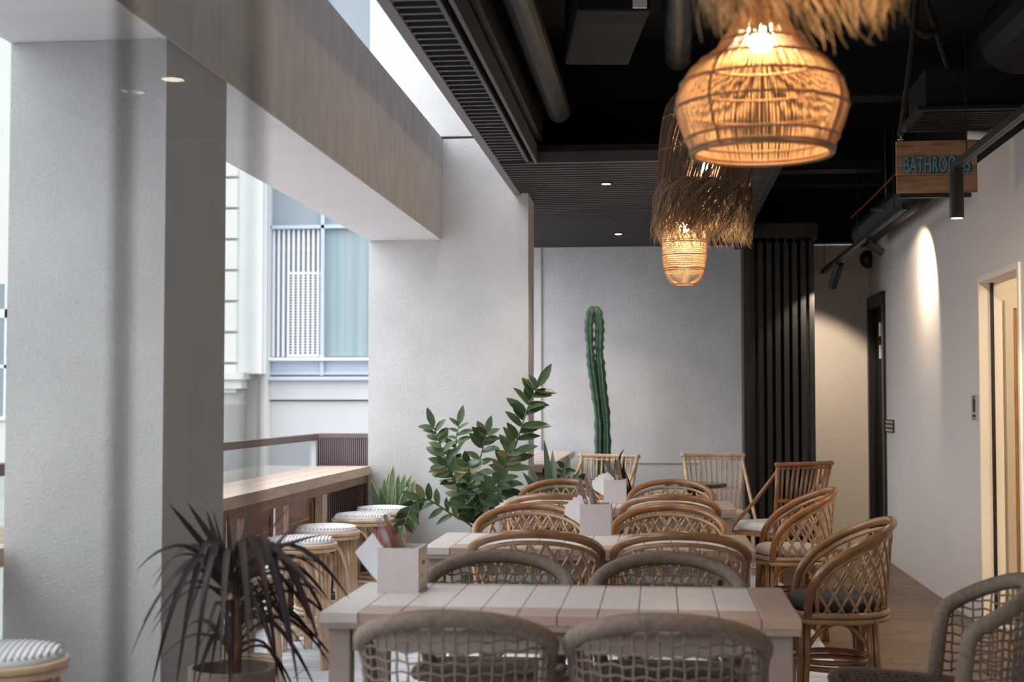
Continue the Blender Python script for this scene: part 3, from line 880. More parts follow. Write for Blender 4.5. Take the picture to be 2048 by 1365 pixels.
napkins(5, -.33, 6.575, .768, 'box on the middle table')
napkins(5, -.30, 8.575, .768, 'box on the farthest table')
cutlery(2, -.83, 4.59, .764, -.32, 'box on the nearest table', 9)
# menus in the first box
def sheet(name, label, mat_, c, d, w, L, t, bend, cat='menu', yaw=0):
    d = Vector(d).normalized(); s = d.cross(Vector((0, 1, 0))).normalized()
    s = Matrix.Rotation(yaw, 3, d) @ s; n = d.cross(s)
    r = MB(); vs = []; k = 8
    for o in (0, t):
        for i in range(k + 1):
            u = i/k
            p = d*(L*u) + n*(bend*u*u + o) - s*(abs(bend)*u*u)
            vs += [p - s*w/2, p + s*w/2]
    fs = []
    m2 = 2*(k+1)
    for i in range(k):
        fs += [(2*i, 2*i+1, 2*i+3, 2*i+2), (m2+2*i, m2+2*i+2, m2+2*i+3, m2+2*i+1), (2*i, 2*i+2, m2+2*i+2, m2+2*i), (2*i+1, m2+2*i+1, m2+2*i+3, 2*i+3)]
    fs += [(0, m2, m2+1, 1), (2*k, 2*k+1, m2+2*k+1, m2+2*k)]
    o = r.add(vs, fs).build(name, mat_, loc=c)
    return tag(o, label, cat)
sheet('menu', 'pale blue and white curled menu leaning from the box on the nearest table', M['menu_blue'], (-.862, 4.53, .80), (-.80, 0, .75), .085, .135, .004, .02)
sheet('menu', 'brick red printed menu leaning from the box on the nearest table', M['menu_red'], (-.835, 4.56, .765), (-.40, .05, 1), .05, .195, .004, -.01)
sheet('menu', 'brown kraft booklet leaning behind the red menu on the nearest table', M['kraft'], (-.812, 4.60, .765), (-.42, .05, 1), .06, .165, .006, 0)
sheet('paper_tag', 'magenta paper tag on the napkins at the middle table', M['magenta'], (-.352, 6.60, .86), (-.5, 0, 1), .035, .07, .002, 0, 'tag')

# ================================================================== PLANTS
def leafy(root, fol, dry, stems, rad, path, n, L, start=.3, seed=1, wd=.27):
    q = random.Random(seed)
    pts = curve(path, 30)
    stems.tube(pts, [lerp(rad, rad*.35, i/30) for i in range(31)], 6)
    for i in range(n):
        t = start + (1 - start)*(i + .5)/n
        p = pts[min(29, int(t*30))]; tg = (pts[min(30, int(t*30)+1)] - pts[max(0, int(t*30)-1)]).normalized()
        side = tg.cross(Vector((0, 1, 0)))
        side = (side.normalized() if side.length > .1 else Vector((1, 0, 0)))*(1 if i % 2 else -1)
        side = (Matrix.Rotation(q.uniform(-.7, .7), 3, tg) @ side)
        d = (side*.85 + tg*q.uniform(.35, .75)).normalized()
        l = L*q.uniform(.8, 1.15)*(1 - .25*max(0, t - .75)/.25)
        a = [p + d*(l*u) + Vector((0, 0, -.10*l*u*u)) for u in (0, .12, .35, .6, .82, 1)]
        w = [.004, l*wd*.5*.8, l*wd*.5*1.15, l*wd*.5*1.1, l*wd*.5*.65, .001]
        upv = (tg*.75 + Vector((q.uniform(-.4, .4), -.9, .25))).normalized()
        (dry if q.random() < .07 else fol).blade(a, w, upv, .22)
    # tip leaf
    tg = (pts[-1] - pts[-3]).normalized(); p = pts[-1]
    fol.blade([p + tg*(L*u) for u in (0, .2, .5, .8, 1)], [.003, L*wd*.4, L*wd*.5, L*wd*.3, .001], Vector((0, -1, .2)), .2)
def planter(root, r0, r1, h, matname, c=(0, 0)):
    MB().lathe([(r0*.92, 0), (r0, .01), (lerp(r0, r1, .6)*1.03, h*.55), (r1, h), (r1*.9, h), (r1*.9, h - .04), (.001, h - .045)], 32, (c[0], c[1], 0), capt=False).build('pot', M[matname], root, smooth=True, auto=50)
    MB().lathe([(.001, h - .05), (r1*.89, h - .05), (r1*.89, h - .04), (.001, h - .035)], 24, (c[0], c[1], 0)).build('soil', M['soil'], root)

# the big feather-leaved plant in front of the far column
PY = 9.25
base = Vector((-1.18, PY, 0))
root = empty('leafy_plant', base, 0, 'large glossy leaved plant with arching fronds before the far white column', 'plant')
fol, dry, stm = MB(), MB(), MB()
def fr(pxs, dy):
    out = []
    for i, (x, y) in enumerate(pxs):
        t = i/(len(pxs) - 1)
        out.append(at(x, y, PY + dy*t) - base)
    return [Vector((0 + R.uniform(-.04, .04), R.uniform(-.04, .04), .40))] + out
leafy(root, fol, dry, stm, .010, fr([(965, 1050), (1005, 970), (1035, 880), (1058, 810), (1076, 775)], .10), 30, .185, .33, 2, .34)
leafy(root, fol, dry, stm, .009, fr([(950, 1050), (912, 975), (884, 900), (868, 855)], -.10), 22, .14, .25, 3, .36)
leafy(root, fol, dry, stm, .009, fr([(955, 1050), (935, 985), (912, 900), (918, 850)], .15), 24, .14, .22, 4, .37)
leafy(root, fol, dry, stm, .009, fr([(960, 1050), (950, 970), (965, 900), (974, 865)], -.2), 22, .135, .22, 5, .37)
leafy(root, fol, dry, stm, .008, fr([(945, 1055), (905, 1030), (860, 1002), (835, 1000), (820, 1022), (808, 1052)], -.25), 22, .115, .30, 6, .37)
leafy(root, fol, dry, stm, .008, fr([(960, 1050), (990, 985), (1010, 930), (1020, 905)], -.2), 18, .12, .3, 8, .37)
leafy(root, fol, dry, stm, .008, fr([(950, 1050), (925, 1000), (905, 950), (890, 930)], -.3), 20, .13, .25, 9, .38)
leafy(root, fol, dry, stm, .008, fr([(960, 1050), (945, 1000), (940, 950), (935, 925)], -.3), 20, .13, .25, 10, .38)
leafy(root, fol, dry, stm, .008, fr([(955, 1050), (968, 1015), (980, 985), (1000, 960)], -.3), 18, .12, .2, 12, .38)
fol.build('foliage', M['zz'], root, smooth=True); tag(dry.build('dry_leaves', M['zz_dry'], root, smooth=True), 'yellowing leaves')
stm.build('stem', M['zzstem'], root, smooth=True)
planter(root, .15, .19, .42, 'pot_dark')

# sword-leaf plant in a woven pot
base = Vector((-1.86, 9.72, 0))
root = empty('sword_leaf_plant', base, 0, 'banded sword-leaf plant with yellow edges in woven pot by counter end', 'plant')
lf, ed = MB(), MB()
for i, (x, y, lean) in enumerate([(742, 962, 0), (768, 958, 0), (786, 932, 0), (797, 950, 0), (810, 948, 0), (822, 950, 0), (778, 945, .1), (830, 960, .1), (815, 975, -.1), (760, 975, -.1)]):
    tip = at(x, y, 9.70 + lean) - base
    b0 = Vector((tip.x*.35, R.uniform(-.05, .05), .42))
    pts = curve([b0, lerp(b0, tip, .5) + Vector((0, 0, .02)), tip], 10)
    w = [.020, .024, .027, .029, .030, .030, .028, .024, .018, .010, .001]
    up = Vector((R.uniform(-.5, .5), -1, 0))
    lf.blade(pts, w, up, .15)
    s = (pts[5] - pts[4]).normalized().cross(up).normalized(); nn = s.cross((pts[5]-pts[4]).normalized())
    for sg in (-1, 1):
        ed.tube([p + s*sg*ww + nn*ww*.15 for p, ww in zip(pts, w)], .0032, 4)
lf.build('foliage', M['snake'], root, smooth=True); ed.build('leaf_margin', M['snake_edge'], root)
planter(root, .11, .13, .46, 'basket')

# blue-green bladed plant right of the column
base = Vector((-.72, 9.78, 0))
root = empty('agave_plant', base, 0, 'blue green long-bladed plant beside the far column and tiled ledge', 'plant')
lf = MB()
for (x, y, dy) in [(1088, 880, .0), (1105, 900, .1), (1045, 945, -.15), (1060, 935, .0), (1130, 930, .0), (1150, 955, -.1), (1120, 955, -.25), (1075, 955, -.3), (1140, 975, -.2), (1160, 940, .1), (1050, 975, -.2)]:
    tip = at(x, y, 9.78 + dy) - base
    b0 = Vector((tip.x*.25, dy*.2, .50))
    pts = curve([b0, lerp(b0, tip, .55) + Vector((0, 0, .05)), tip], 9)
    lf.blade(pts, [.020, .027, .031, .032, .030, .026, .020, .013, .007, .001], Vector((R.uniform(-.6, .6), -1, .3)), .3)
lf.build('foliage', M['agave'], root, smooth=True)
planter(root, .13, .16, .52, 'pot_dark')
base = Vector((-.50, 10.2, 0))
root = empty('rubber_plant', base, 0, 'small dark round-leaved plant in front of the tiled ledge', 'plant')
fol, dry, stm = MB(), MB(), MB()
def fr2(pxs, dy): return [Vector((0, 0, .45))] + [at(x, y, base.y + dy*i/(len(pxs)-1)) - base for i, (x, y) in enumerate(pxs)]
leafy(root, fol, dry, stm, .006, fr2([(1120, 990), (1125, 960), (1130, 935)], .1), 10, .10, .2, 21, .5)
leafy(root, fol, dry, stm, .006, fr2([(1110, 990), (1100, 970), (1094, 955)], -.1), 10, .10, .2, 22, .5)
leafy(root, fol, dry, stm, .006, fr2([(1130, 990), (1150, 970), (1160, 960)], -.1), 9, .09, .2, 23, .5)
fol.build('foliage', M['zz'], root, smooth=True); dry.build('dry_leaves', M['zz_dry'], root, smooth=True) if dry.f else None
stm.build('stem', M['zzstem'], root); planter(root, .12, .14, .46, 'pot_dark')
base = Vector((-.22, 10.4, 0))
root = empty('spiky_plant', base, 0, 'dark curling narrow-bladed plant behind the farthest cutlery box', 'plant')
lf = MB()
for (x, y, k) in [(1248, 898, .05), (1249, 912, .02), (1246, 932, .02), (1251, 945, -.02), (1215, 930, .03), (1195, 950, .02), (1180, 958, 0), (1232, 915, .04)]:
    tip = at(x, y, 10.4) - base; b0 = Vector((0, 0, .62))
    lf.blade(curve([b0, lerp(b0, tip, .6) + Vector((-k, 0, k)), tip], 9), [.008, .010, .011, .011, .010, .009, .007, .005, .003, .001], Vector((0, -1, .3)), .3)
lf.build('foliage', M['purple'], root, smooth=True); planter(root, .10, .12, .62, 'pot_dark')

# twin-stemmed cactus against the far wall
base = Vector((-.53, 12.7, 0))
root = empty('cactus', base, 0, 'tall twin-stemmed green column cactus against the far wall', 'cactus')
def cact(pxs, r, nm, ph):
    ctrl = [Vector((at(x, y, base.y).x - base.x, 0, at(x, y, base.y).z)) for x, y in pxs]
    ctrl = [Vector((ctrl[0].x, 0, .42))] + ctrl
    pts = curve(ctrl, 60); vs = []; fs = []; ribs = 6; n = ribs*4; sp = MB()
    for i, p in enumerate(pts):
        t = i/60
        waist = 1 - .22*max(0, math.cos(t*PI*2*2.6 + ph))**6
        cap = math.sqrt(max(0.02, 1 - max(0, (t - .93)/.07)**2))
        for j in range(n):
            a = 2*PI*j/n + .3
            k = 1 + .30*math.cos(ribs*a)*(.5 + .5*cap)
            rr = r*waist*cap*k*(.9 + .1*math.sin(i*1.7))
            vs.append((p.x + rr*math.cos(a), p.y + rr*math.sin(a), p.z))
        if i % 1 == 0 and cap > .3:
            for q in range(ribs):
                a = .3 + 2*PI*q/ribs + 0.0
                rr = r*waist*cap*1.30
                c = Vector((p.x + rr*math.cos(a - .3 + .0), p.y + rr*math.sin(a - .3), p.z))
                sp.tube([c, c + Vector((math.cos(a-.3)*.012, math.sin(a-.3)*.012, .006))], .0012, 3, cap=False)
    for i in range(60):
        for j in range(n):
            j2 = (j+1) % n
            fs.append((i*n+j, i*n+j2, (i+1)*n+j2, (i+1)*n+j))
    fs.append(tuple(60*n + j for j in range(n)))
    st = MB().add(vs, fs).build('stem', M['cactus'], root, smooth=True)
    sp.build('spines', M['cactus_spine'], st)
cact([(1198, 915), (1197, 840), (1190, 780), (1183, 730), (1180, 690), (1178, 650), (1184, 612)], .034, 'a', 1.0)
cact([(1213, 915), (1212, 840), (1205, 780), (1200, 725), (1198, 690), (1199, 650), (1193, 612)], .036, 'b', 2.2)
planter(root, .17, .2, .45, 'pot_dark')

# dark purple strap-leaved plant by the near column
base = Vector((-1.245, 4.08, 0))
root = empty('purple_strap_plant', base, 0, 'dark purple strap-leaved plant in woven pot beside the near white column', 'plant')
lf = MB()
crown = Vector((0, 0, .80))
MB().tube([(0, 0, .5), (.01, 0, .66), (0, 0, .84)], [.022, .02, .018], 8).build('cane', M['walnut'], root, smooth=True)
def strap(tip, rise, wd, off):
    b0 = crown + Vector((0, 0, off)); tip = Vector(tip)
    mid = lerp(b0, tip, .5) + Vector((0, 0, rise))
    q1 = lerp(b0, tip, .22) + Vector((0, 0, rise*.62)); q3 = lerp(b0, tip, .78) + Vector((0, 0, rise*.66))
    pts = curve([b0, q1, mid, q3, tip], 12)
    w = [wd*.82*k for k in (.55, .75, .9, 1, 1, 1, .97, .92, .82, .68, .48, .26, .03)]
    lf.blade(pts, w, Vector((R.uniform(-.3, .3), -.55, .8)), .25)
TY = 4.08
for (x, y, dy, rise, wd) in [
    (338, 1008, -.05, .0, .014), (375, 1006, .05, .0, .013), (413, 1020, .1, .0, .012), (425, 1016, -.1, .0, .012), (455, 1020, 0, .0, .012), (500, 1010, .1, 0, .012), (590, 1000, -.1, 0, .012),
    (612, 1025, 0, .0, .012), (650, 1070, -.1, .02, .013), (640, 1128, .1, .05, .008), (700, 1200, -.12, .12, .013), (660, 1205, .12, .09, .012),
    (270, 1144, -.08, .10, .012), (285, 1248, -.1, .10, .008), (262, 1310, -.15, .16, .011), (330, 1215, .05, .10, .010), (640, 1290, -.1, .18, .014),
    (650, 1330, -.2, .22, .013), (600, 1395, -.28, .28, .014), (560, 1400, -.3, .26, .013), (350, 1390, -.2, .26, .015), (385, 1395, -.28, .26, .013), (300, 1390, -.1, .24, .012),
    (620, 1250, -.25, .16, .014), (580, 1300, -.30, .20, .015), (440, 1350, -.34, .22, .014), (500, 1360, -.36, .24, .014), (655, 1160, .15, .10, .009),
    (345, 1150, .12, .08, .012), (360, 1090, .12, .04, .012), (610, 1090, .15, .06, .010), (395, 1250, -.30, .16, .013), (540, 1230, -.34, .16, .015), (625, 1180, -.28, .11, .013), (665, 1270, .05, .16, .011), (320, 1290, -.24, .17, .010), (470, 1040, -.1, .0, .013), (530, 1060, .12, .0, .013), (560, 1100, -.2, .03, .014), (400, 1120, -.2, .03, .013)]:
    tip = at(x, y, TY + dy) - base
    if tip.x < -.27 and dy > -.05: tip.x = max(tip.x, -.27)
    strap(tip, rise, wd, R.uniform(-.03, .06))
for k in range(46):
    a = R.uniform(0, 2*PI); rr = R.uniform(.16, .33); off = R.uniform(-.20, .02)
    tx, ty = rr*math.cos(a), rr*math.sin(a)*.8
    if ty > .15: ty = .15
    if tx < -.24: tx = -.24
    strap((tx, ty, .80 + off - R.uniform(-.10, .22)), R.uniform(.06, .14), R.uniform(.006, .011), off)
lf.build('foliage', M['purple'], root, smooth=True)
planter(root, .10, .128, .585, 'basket')
# ================================================================== PENDANT LAMPS
def cord_to_ceiling(root, c, z, r=.004):
    MB().tube([(0, 0, z), (0, 0, 3.62 - c[2])], r, 6).build('cord', M['blackmetal'], root)
    MB().lathe([(.05, 3.60 - c[2]), (.05, 3.62 - c[2])], 16).build('ceiling_rose', M['blackmetal'], root)
def bulb(root, z, r, matname, c=(0, 0)):
    MB().sphere((c[0], c[1], z), r, 16, 10, (1, 1, 1.08)).build('bulb', M[matname], root, smooth=True)
    MB().lathe([(.018, z + r*.95), (.02, z + r*1.0), (.02, z + r + .05), (.012, z + r + .06)], 12, (c[0], c[1], 0)).build('lamp_socket', M['blackmetal'], root)
def prof_r(prof, z):
    for (a, b) in zip(prof[:-1], prof[1:]):
        if a[1] <= z <= b[1] or b[1] <= z <= a[1]:
            t = (z - a[1])/(b[1] - a[1]) if b[1] != a[1] else 0
            return lerp(a[0], b[0], t)
    return prof[-1][0]
def smoothprof(prof, n):
    return [(p.x, p.z) for p in curve([(r, 0, z) for r, z in prof], n)]

# --- big bulb-shaped cane pendant
c = Vector((.25, 3.5, 1.965))
root = empty('pendant_lamp', c, 0, 'large lit bulb-shaped cane pendant lamp, biggest and nearest of the lit shades', 'lamp', 'woven pendant lamps')
prof = smoothprof([(.168, .0), (.176, .022), (.197, .071), (.207, .12), (.200, .157), (.172, .207), (.112, .255), (.080, .30), (.058, .345), (.050, .39), (.050, .43), (.054, .47)], 44)
cane = MB()
n = 132
for k in range(n):
    a = 2*PI*k/n + R.uniform(-.008, .008)
    cane.tube([((r + R.uniform(-.0006, .0006))*math.cos(a), r*math.sin(a), z) for i, (r, z) in enumerate(prof[:39:2])], .0021, 4, cap=False)
cane.build('cane_shade', M['cane_glow'], root, smooth=True)
rg = MB()
for z, rt in ((.0, .0052), (.010, .004), (.036, .0032), (.112, .0032), (.172, .0032), (.228, .0032), (.275, .0030), (.345, .003)):
    r = prof_r(prof, z); rg.ring((0, 0, z), r + .003, rt, 64, 6)
    rg.ring((0, 0, z), r - .003, rt*.8, 64, 5)
rg.build('hoop', M['cane_ring'], root, smooth=True)
for a in (-2.25, -.55, .95, 2.6):
    MB().tube([((r + .003)*math.cos(a), (r + .003)*math.sin(a), z) for r, z in prof[:26]], .0042, 6).build('frame_rib', M['cane_ring'], root, smooth=True)
bulb(root, .290, .036, 'bulb')
cord_to_ceiling(root, c, .38)

# --- fringed raffia shades
def raffia_lamp(c, label, rw, hh, seed, nstrand, fr_len, tilt=0.0, twist=.55, lamplit=False, bright='bulb', bz=None, under='raffia', flare=1.0):
    q = random.Random(seed)
    root = empty('pendant_lamp', c, 0, label, 'lamp', 'woven pendant lamps')
    root.rotation_euler = (0, tilt, 0)
    top = smoothprof([(rw, .0), (rw*1.03, hh*.25), (rw*1.02, hh*.55), (rw*.92, hh*.80), (rw*.62, hh*.95), (rw*.25, hh*1.0)], 24)
    st = MB()
    for k in range(nstrand):
        a = q.uniform(0, 2*PI); tw = twist*q.uniform(.7, 1.25); o = q.uniform(-.006, .006)
        st.tube([((r + o)*math.cos(a - tw*(1 - z/hh)), (r + o)*math.sin(a - tw*(1 - z/hh)), z) for (r, z) in top[::2]], q.uniform(.0012, .0022), 3, cap=False)
    st.build('raffia_shade', M['raffia_lit' if lamplit else 'raffia'], root)
    rg = MB()
    for f in (0, .33, .66, .9):
        rg.ring((0, 0, hh*f), prof_r(top, hh*f) + .004, .003, 48, 5)
    rg.build('hoop', M['cane_ring'], root, smooth=True)
    fg = MB(); fi = MB()
    for k in range(int(nstrand*1.6)):
        a = q.uniform(0, 2*PI); L = fr_len*q.uniform(.55, 1.1); sw = q.uniform(.2, .95); fl = q.uniform(-.04, .12)*flare
        r0 = rw*q.uniform(.93, 1.04); z0 = q.uniform(-.005, .02)
        pts = []
        for i in range(6):
            u = i/5
            rr = r0 + rw*fl*math.sin(u*PI*.75) + rw*.10*u*u*q.uniform(-1, 1)
            ang = a - sw*u + .12*u*u*q.uniform(-1, 1)
            pts.append((rr*math.cos(ang), rr*math.sin(ang), z0 + .012*math.sin(u*PI) - L*u**1.15))
        (fi if k % 2 == 0 else fg).tube(pts, [.0019, .0019, .0018, .0016, .0013, .0006], 3, cap=False)
    f = fg.build('fringe', M[under], root)
    fi.build('fringe_strands', M['raffia_lit'], root)  # every other strand takes the lamplit colour
    bulb(root, hh*.42 if bz is None else bz, .034, bright)
    MB().tube([(0, 0, hh*.42 + .08), (0, 0, (3.62 - c[2]))], .004, 6).build('cord', M['blackmetal'], root)
    return root
raffia_lamp(Vector((.205, 6.5, 2.335)), 'dark raffia pendant lamp with shaggy fringe, behind the big cane lamp', .203, .46, 5, 1000, .25, .06, bz=.10, bright='bulb_far')
raffia_lamp(Vector((.262, 2.62, 2.235)), 'raffia fringe of the nearest pendant lamp, lamplight in its colour, at the top edge', .150, .40, 8, 420, .185, 0, .5, True, under='raffia_lit', bz=.14, flare=2.6)

# --- small barrel basket pendant
c = Vector((.148, 8.5, 2.052))
root = empty('pendant_lamp', c, 0, 'small pale barrel-shaped basket pendant lamp, farthest, below the raffia fringe', 'lamp', 'woven pendant lamps')
prof = smoothprof([(.066, .0), (.090, .022), (.112, .065), (.126, .12), (.131, .20), (.130, .28), (.128, .38), (.118, .46), (.08, .53), (.03, .56)], 36)
cane = MB()
for k in range(84):
    a = 2*PI*k/84
    cane.tube([(r*math.cos(a), r*math.sin(a), z) for r, z in prof[::2]], .0017, 4, cap=False)
cane.build('cane_shade', M['cane_pale'], root, smooth=True)
wv = MB()
for k in range(34):
    z = .075 + k*.0125
    if z > .48: break
    wv.ring((0, 0, z), prof_r(prof, z) + .0016*(1 if k % 2 else -1), .0021, 48, 4)
wv.build('weft_weave', M['cane_pale'], root, smooth=True)
rg = MB()
for z, rt in ((0, .004), (.085, .0035), (.095, .0035), (.175, .003), (.250, .004), (.262, .004), (.42, .003)):
    rg.ring((0, 0, z), prof_r(prof, z) + .003, rt, 48, 5)
rg.build('hoop', M['cane_ring'], root, smooth=True)
bulb(root, .345, .030, 'bulb_far')
cord_to_ceiling(root, c, .42)

# ================================================================== HANGING SIGN
sy = 8.0
p0, p1 = at(1791, 283, sy), at(1955, 385, sy)
root = empty('hanging_sign', ((p0.x + p1.x)/2, sy, p1.z), 0, 'rustic plank sign reading BATHROOMS hung on ropes', 'sign')
w = p1.x - p0.x; h = p0.z - p1.z
for i in range(3):
    z0 = h*i/3; MB().box(-w/2 + R.uniform(0, .004), w/2 - R.uniform(0, .004), -.012, .012, z0 + .0012, h*(i+1)/3 - .0012).build('plank', M['signwood'], root, bevel=.002)
MB().box(-w/2 + .02, w/2 - .03, .012, .045, -.022, .02).build('back_batten', M['blackmetal'], root)
def text_mesh(body, size, ext, off):
    cu = bpy.data.curves.new('letters', 'FONT'); cu.body = body; cu.size = size; cu.extrude = ext; cu.offset = off
    cu.align_x = 'CENTER'; cu.align_y = 'CENTER'; cu.space_character = 1.02
    o = bpy.data.objects.new('tmp_text', cu); COL.objects.link(o)
    dg = bpy.context.evaluated_depsgraph_get(); me = bpy.data.meshes.new_from_object(o.evaluated_get(dg))
    bpy.data.objects.remove(o); bpy.data.curves.remove(cu)
    return me
def letters(name, body, size, ext, off, mt, parent, loc, rot, sx=1):
    me = text_mesh(body, size, ext, off)
    me.materials.clear(); me.materials.append(mt)
    o = bpy.data.objects.new(name, me); COL.objects.link(o); o.parent = parent; o.location = loc; o.rotation_euler = rot
    xs = [v.co.x for v in me.vertices]
    if sx: 
        k = sx/(max(xs) - min(xs)); o.scale = (k, 1, 1)
    return o
tw = (1942 - 1805)/165*w
letters('lettering_outline', 'BATHROOMS', .122, .003, .0060, M['signdark'], root, (0.004, -.0135, h*.52), (PI/2, 0, 0), tw)  # dark outline of the letters, behind the blue fill
letters('lettering', 'BATHROOMS', .122, .003, .0022, M['signblue'], root, (0.0, -.0165, h*.525), (PI/2, 0, 0), tw*.98)
for sx, pts in ((-1, [(1801, 272), (1815, 170), (1828, 60), (1832, 0)]), (1, [(1943, 270), (1905, 160), (1872, 60), (1852, 0)])):
    q = [at(x, y, sy) - root.location for x, y in pts]
    q = [Vector((-sx*-1*0 + v.x, 0, v.z)) for v in q]
    cur = curve(q, 60)
    rp = MB()
    for ph in (0, 2.1, 4.2):
        rp.tube([p + Vector((.009*math.cos(i*.9 + ph), .009*math.sin(i*.9 + ph), 0)) for i, p in enumerate(cur)], .011, 5)
    rp.build('hanging_rope', M['ropebrown'], root, smooth=True)
    e = q[0]
    MB().tube([e, e + Vector((.006, 0, -.02)), e + Vector((-.008, 0, -.04)), Vector((e.x, 0, h - .004))], .004, 6).ring((e.x, 0, e.z - .02), .014, .004, 14, 5).build('shackle', M['steel'], root)
MB().tube([at(1832, 60, sy) - root.location, at(1850, 72, sy) - root.location, at(1874, 62, sy) - root.location], .02, 8).build('rope_knot', M['ropebrown'], root, smooth=True)

# ================================================================== TRACK LIGHT AND SPOTS
TXp, TZ = 1.5, 2.55
def track(y0, y1, label, wires):
    c = (y0 + y1)/2; h = (y1 - y0)/2
    root = empty('lighting_track', (TXp, c, TZ), 0, label, 'track')
    MB().box(-.018, .018, -h, h, -.012, .024).build('rail', M['blackmetal'], root)
    MB().box(-.006, .006, -h + .02, h - .02, -.0135, -.0115).build('conductor_slot', M['ductfoil'], root)
    for yy in wires:
        MB().tube([(0, yy - c, .024), (.003, yy - c + .02, .5), (0, yy - c, 1.07)], .0035, 5).build('hanger_wire', M['blackmetal'], root)
track(4.6, 7.43, 'black lighting track at the right, ending in front of the hanging sign', (5.2, 7.12))
track(8.9, 13.35, 'black lighting track beyond the sign, running to the pale back wall', (9.3, 11.0, 13.2))
def spot(label, y, d, L=.23, r=.034, lit=None, power=0, size=60, drop=.06, blend=.35):
    d = Vector(d).normalized()
    root = empty('track_spotlight', (TXp, y, TZ - .013), 0, label, 'spotlight', 'black cylinder spotlights on the track')
    j = Vector((0, 0, -drop))
    MB().box(-.016, .016, -.04, .04, -.022, 0).cyl((0, 0, -.02), j, .007, 8).build('adapter', M['blackmetal'], root)
    a = j - d*L*.15; b = j + d*L*.85
    MB().cyl(a, b, r, 20).build('lamp_body', M['blackmetal'], root, smooth=True, auto=40)
    MB().cyl(b - d*.004, b + d*.0015, r*.82, 20).build('lens', M['spotglow' if lit else 'ductfoil'], root)
    if power:
        l = bpy.data.lights.new('track_spot_beam', 'SPOT'); l.energy = power; l.color = (1, .80, .58); l.spot_size = math.radians(size); l.spot_blend = blend; l.shadow_soft_size = .025
        o = bpy.data.objects.new('track_spot_beam', l); COL.objects.link(o)
        o.location = Vector((TXp, y, TZ - .013)) + b + d*.01
        o.rotation_euler = d.to_track_quat('-Z', 'Y').to_euler()
    return root
spot('black cylinder spotlight pointing straight down in front of the sign', 7.37, (0, 0, -1), .235, .036, True, 40, 100, .05)
spot('black spotlight on the track aimed at the right wall, above the dark door', 10.40, (.85, .35, -.50), .14, .030, None, 42, 122, .05, .25)
spot('black spotlight at far end of the track, tilted left', 12.15, (-.20, .62, -.78), .24, .034, None, 75, 95, .05)
spot('unseen black spotlight added on the near track to brighten the right wall', 5.6, (.30, .95, -.50), .20, .034, None, 190, 60, .05, .8)  # out-of-view head, added to wash the upper right wall

# ================================================================== BLACK CEILING SERVICES
def duct_ribbed(pts, r, step=.035):
    c = curve(pts, int(sum((Vector(b) - Vector(a)).length for a, b in zip(pts[:-1], pts[1:]))/(step/2)))
    return MB().tube(c, [r*(1 if i % 2 else .88) for i in range(len(c))], 18)
r = empty('flexible_duct', (0, 0, 0), 0, 'black flexible duct hung along the top of the right wall', 'duct')
for yy in (9.7, 11.6): MB().tube([(1.74, yy, 2.90), (1.74, yy, 3.62)], .006, 6).build('hanger_rod', M['blackmetal'], r)
duct_ribbed([(1.74, 9.3, 2.80), (1.75, 10.4, 2.80), (1.75, 11.4, 2.80), (1.74, 12.3, 2.78)], .115).build('duct_body', M['duct'], r, smooth=False)
o = duct_ribbed([(1.725, 3.0, 3.10), (1.725, 4.5, 3.10), (1.725, 6.2, 3.10), (1.725, 7.0, 3.12)], .19, .06).build('round_duct', M['duct'], smooth=False)
tag(o, 'large black spiral duct in the top right ceiling corner', 'duct')
o = MB().tube(curve([(.10, 3.6, 3.28), (.085, 5.5, 3.27), (.10, 7.0, 3.27), (.11, 8.2, 3.35)], 40), [.075 + .006*math.sin(i*1.3) for i in range(41)], 14).build('insulated_pipe', M['ductfoil'], smooth=True)
tag(o, 'black wrapped insulated pipe under the dark ceiling left of the lamps', 'pipe')
o = MB().tube([(-.58, -1, 3.05), (-.58, 8.2, 3.05)], .07, 14).build('insulated_pipe', M['duct'], smooth=True)
tag(o, 'straight black pipe running beside the slatted soffit', 'pipe')
r = empty('fan_coil_unit', (-.25, 6.6, 3.05), .12, 'dark boxy unit hung under the black ceiling', 'unit')
MB().box(-.16, .16, -.5, .5, 0, .32).build('casing', M['black'], r, bevel=.01)
MB().box(.08, .14, -.52, -.495, .01, .06).build('pipe_end', M['whiteplastic'], r)
for sx in (-1, 1): MB().tube([(sx*.13, 0, .32), (sx*.13, 0, .57)], .006, 6).build('hanger_rod', M['blackmetal'], r)
r = empty('air_grille', (1.60, 7.6, 2.83), 0, 'black slotted air grille beneath the large duct at top right', 'grille')
MB().box(-.30, .30, -.30, .30, .0, .02).build('frame', M['ductfoil'], r)
MB().box(-.25, .25, -.25, .25, .02, .22).build('plenum', M['black'], r)
g = MB()
for i in range(12): g.box(-.26, .26, -.25 + i*.045, -.235 + i*.045, -.008, 0)
g.build('slats', M['blackmetal'], r)
tag(MB().tube([(.06, .25, -.03), (.18, .25, -.04), (.21, .25, .02)], .025, 10).build('drain_pipe', M['whiteplastic'], r, smooth=True), 'white plastic pipe')
o = MB().tube(curve([(1.60, 9.2, 2.93), (1.62, 10.0, 2.925), (1.62, 11.2, 2.915), (1.60, 12.1, 2.90)], 30), .005, 6).build('red_hose', M['red'], smooth=True)
tag(o, 'thin red hose lying over the black flexible duct', 'hose')
r = empty('cable_tray', (.35, 11.4, 3.18), 0, 'black cable tray crossing under the dark ceiling at the back', 'tray')
MB().box(-.9, 1.4, -.12, .12, 0, .008).box(-.9, 1.4, -.12, -.11, 0, .07).box(-.9, 1.4, .11, .12, 0, .07).build('tray_body', M['ductfoil'], r)
MB().tube([(-.6, 0, .0), (-.6, 0, .44)], .006, 6).tube([(1.0, 0, .0), (1.0, 0, .44)], .006, 6).build('hanger_rod', M['blackmetal'], r)
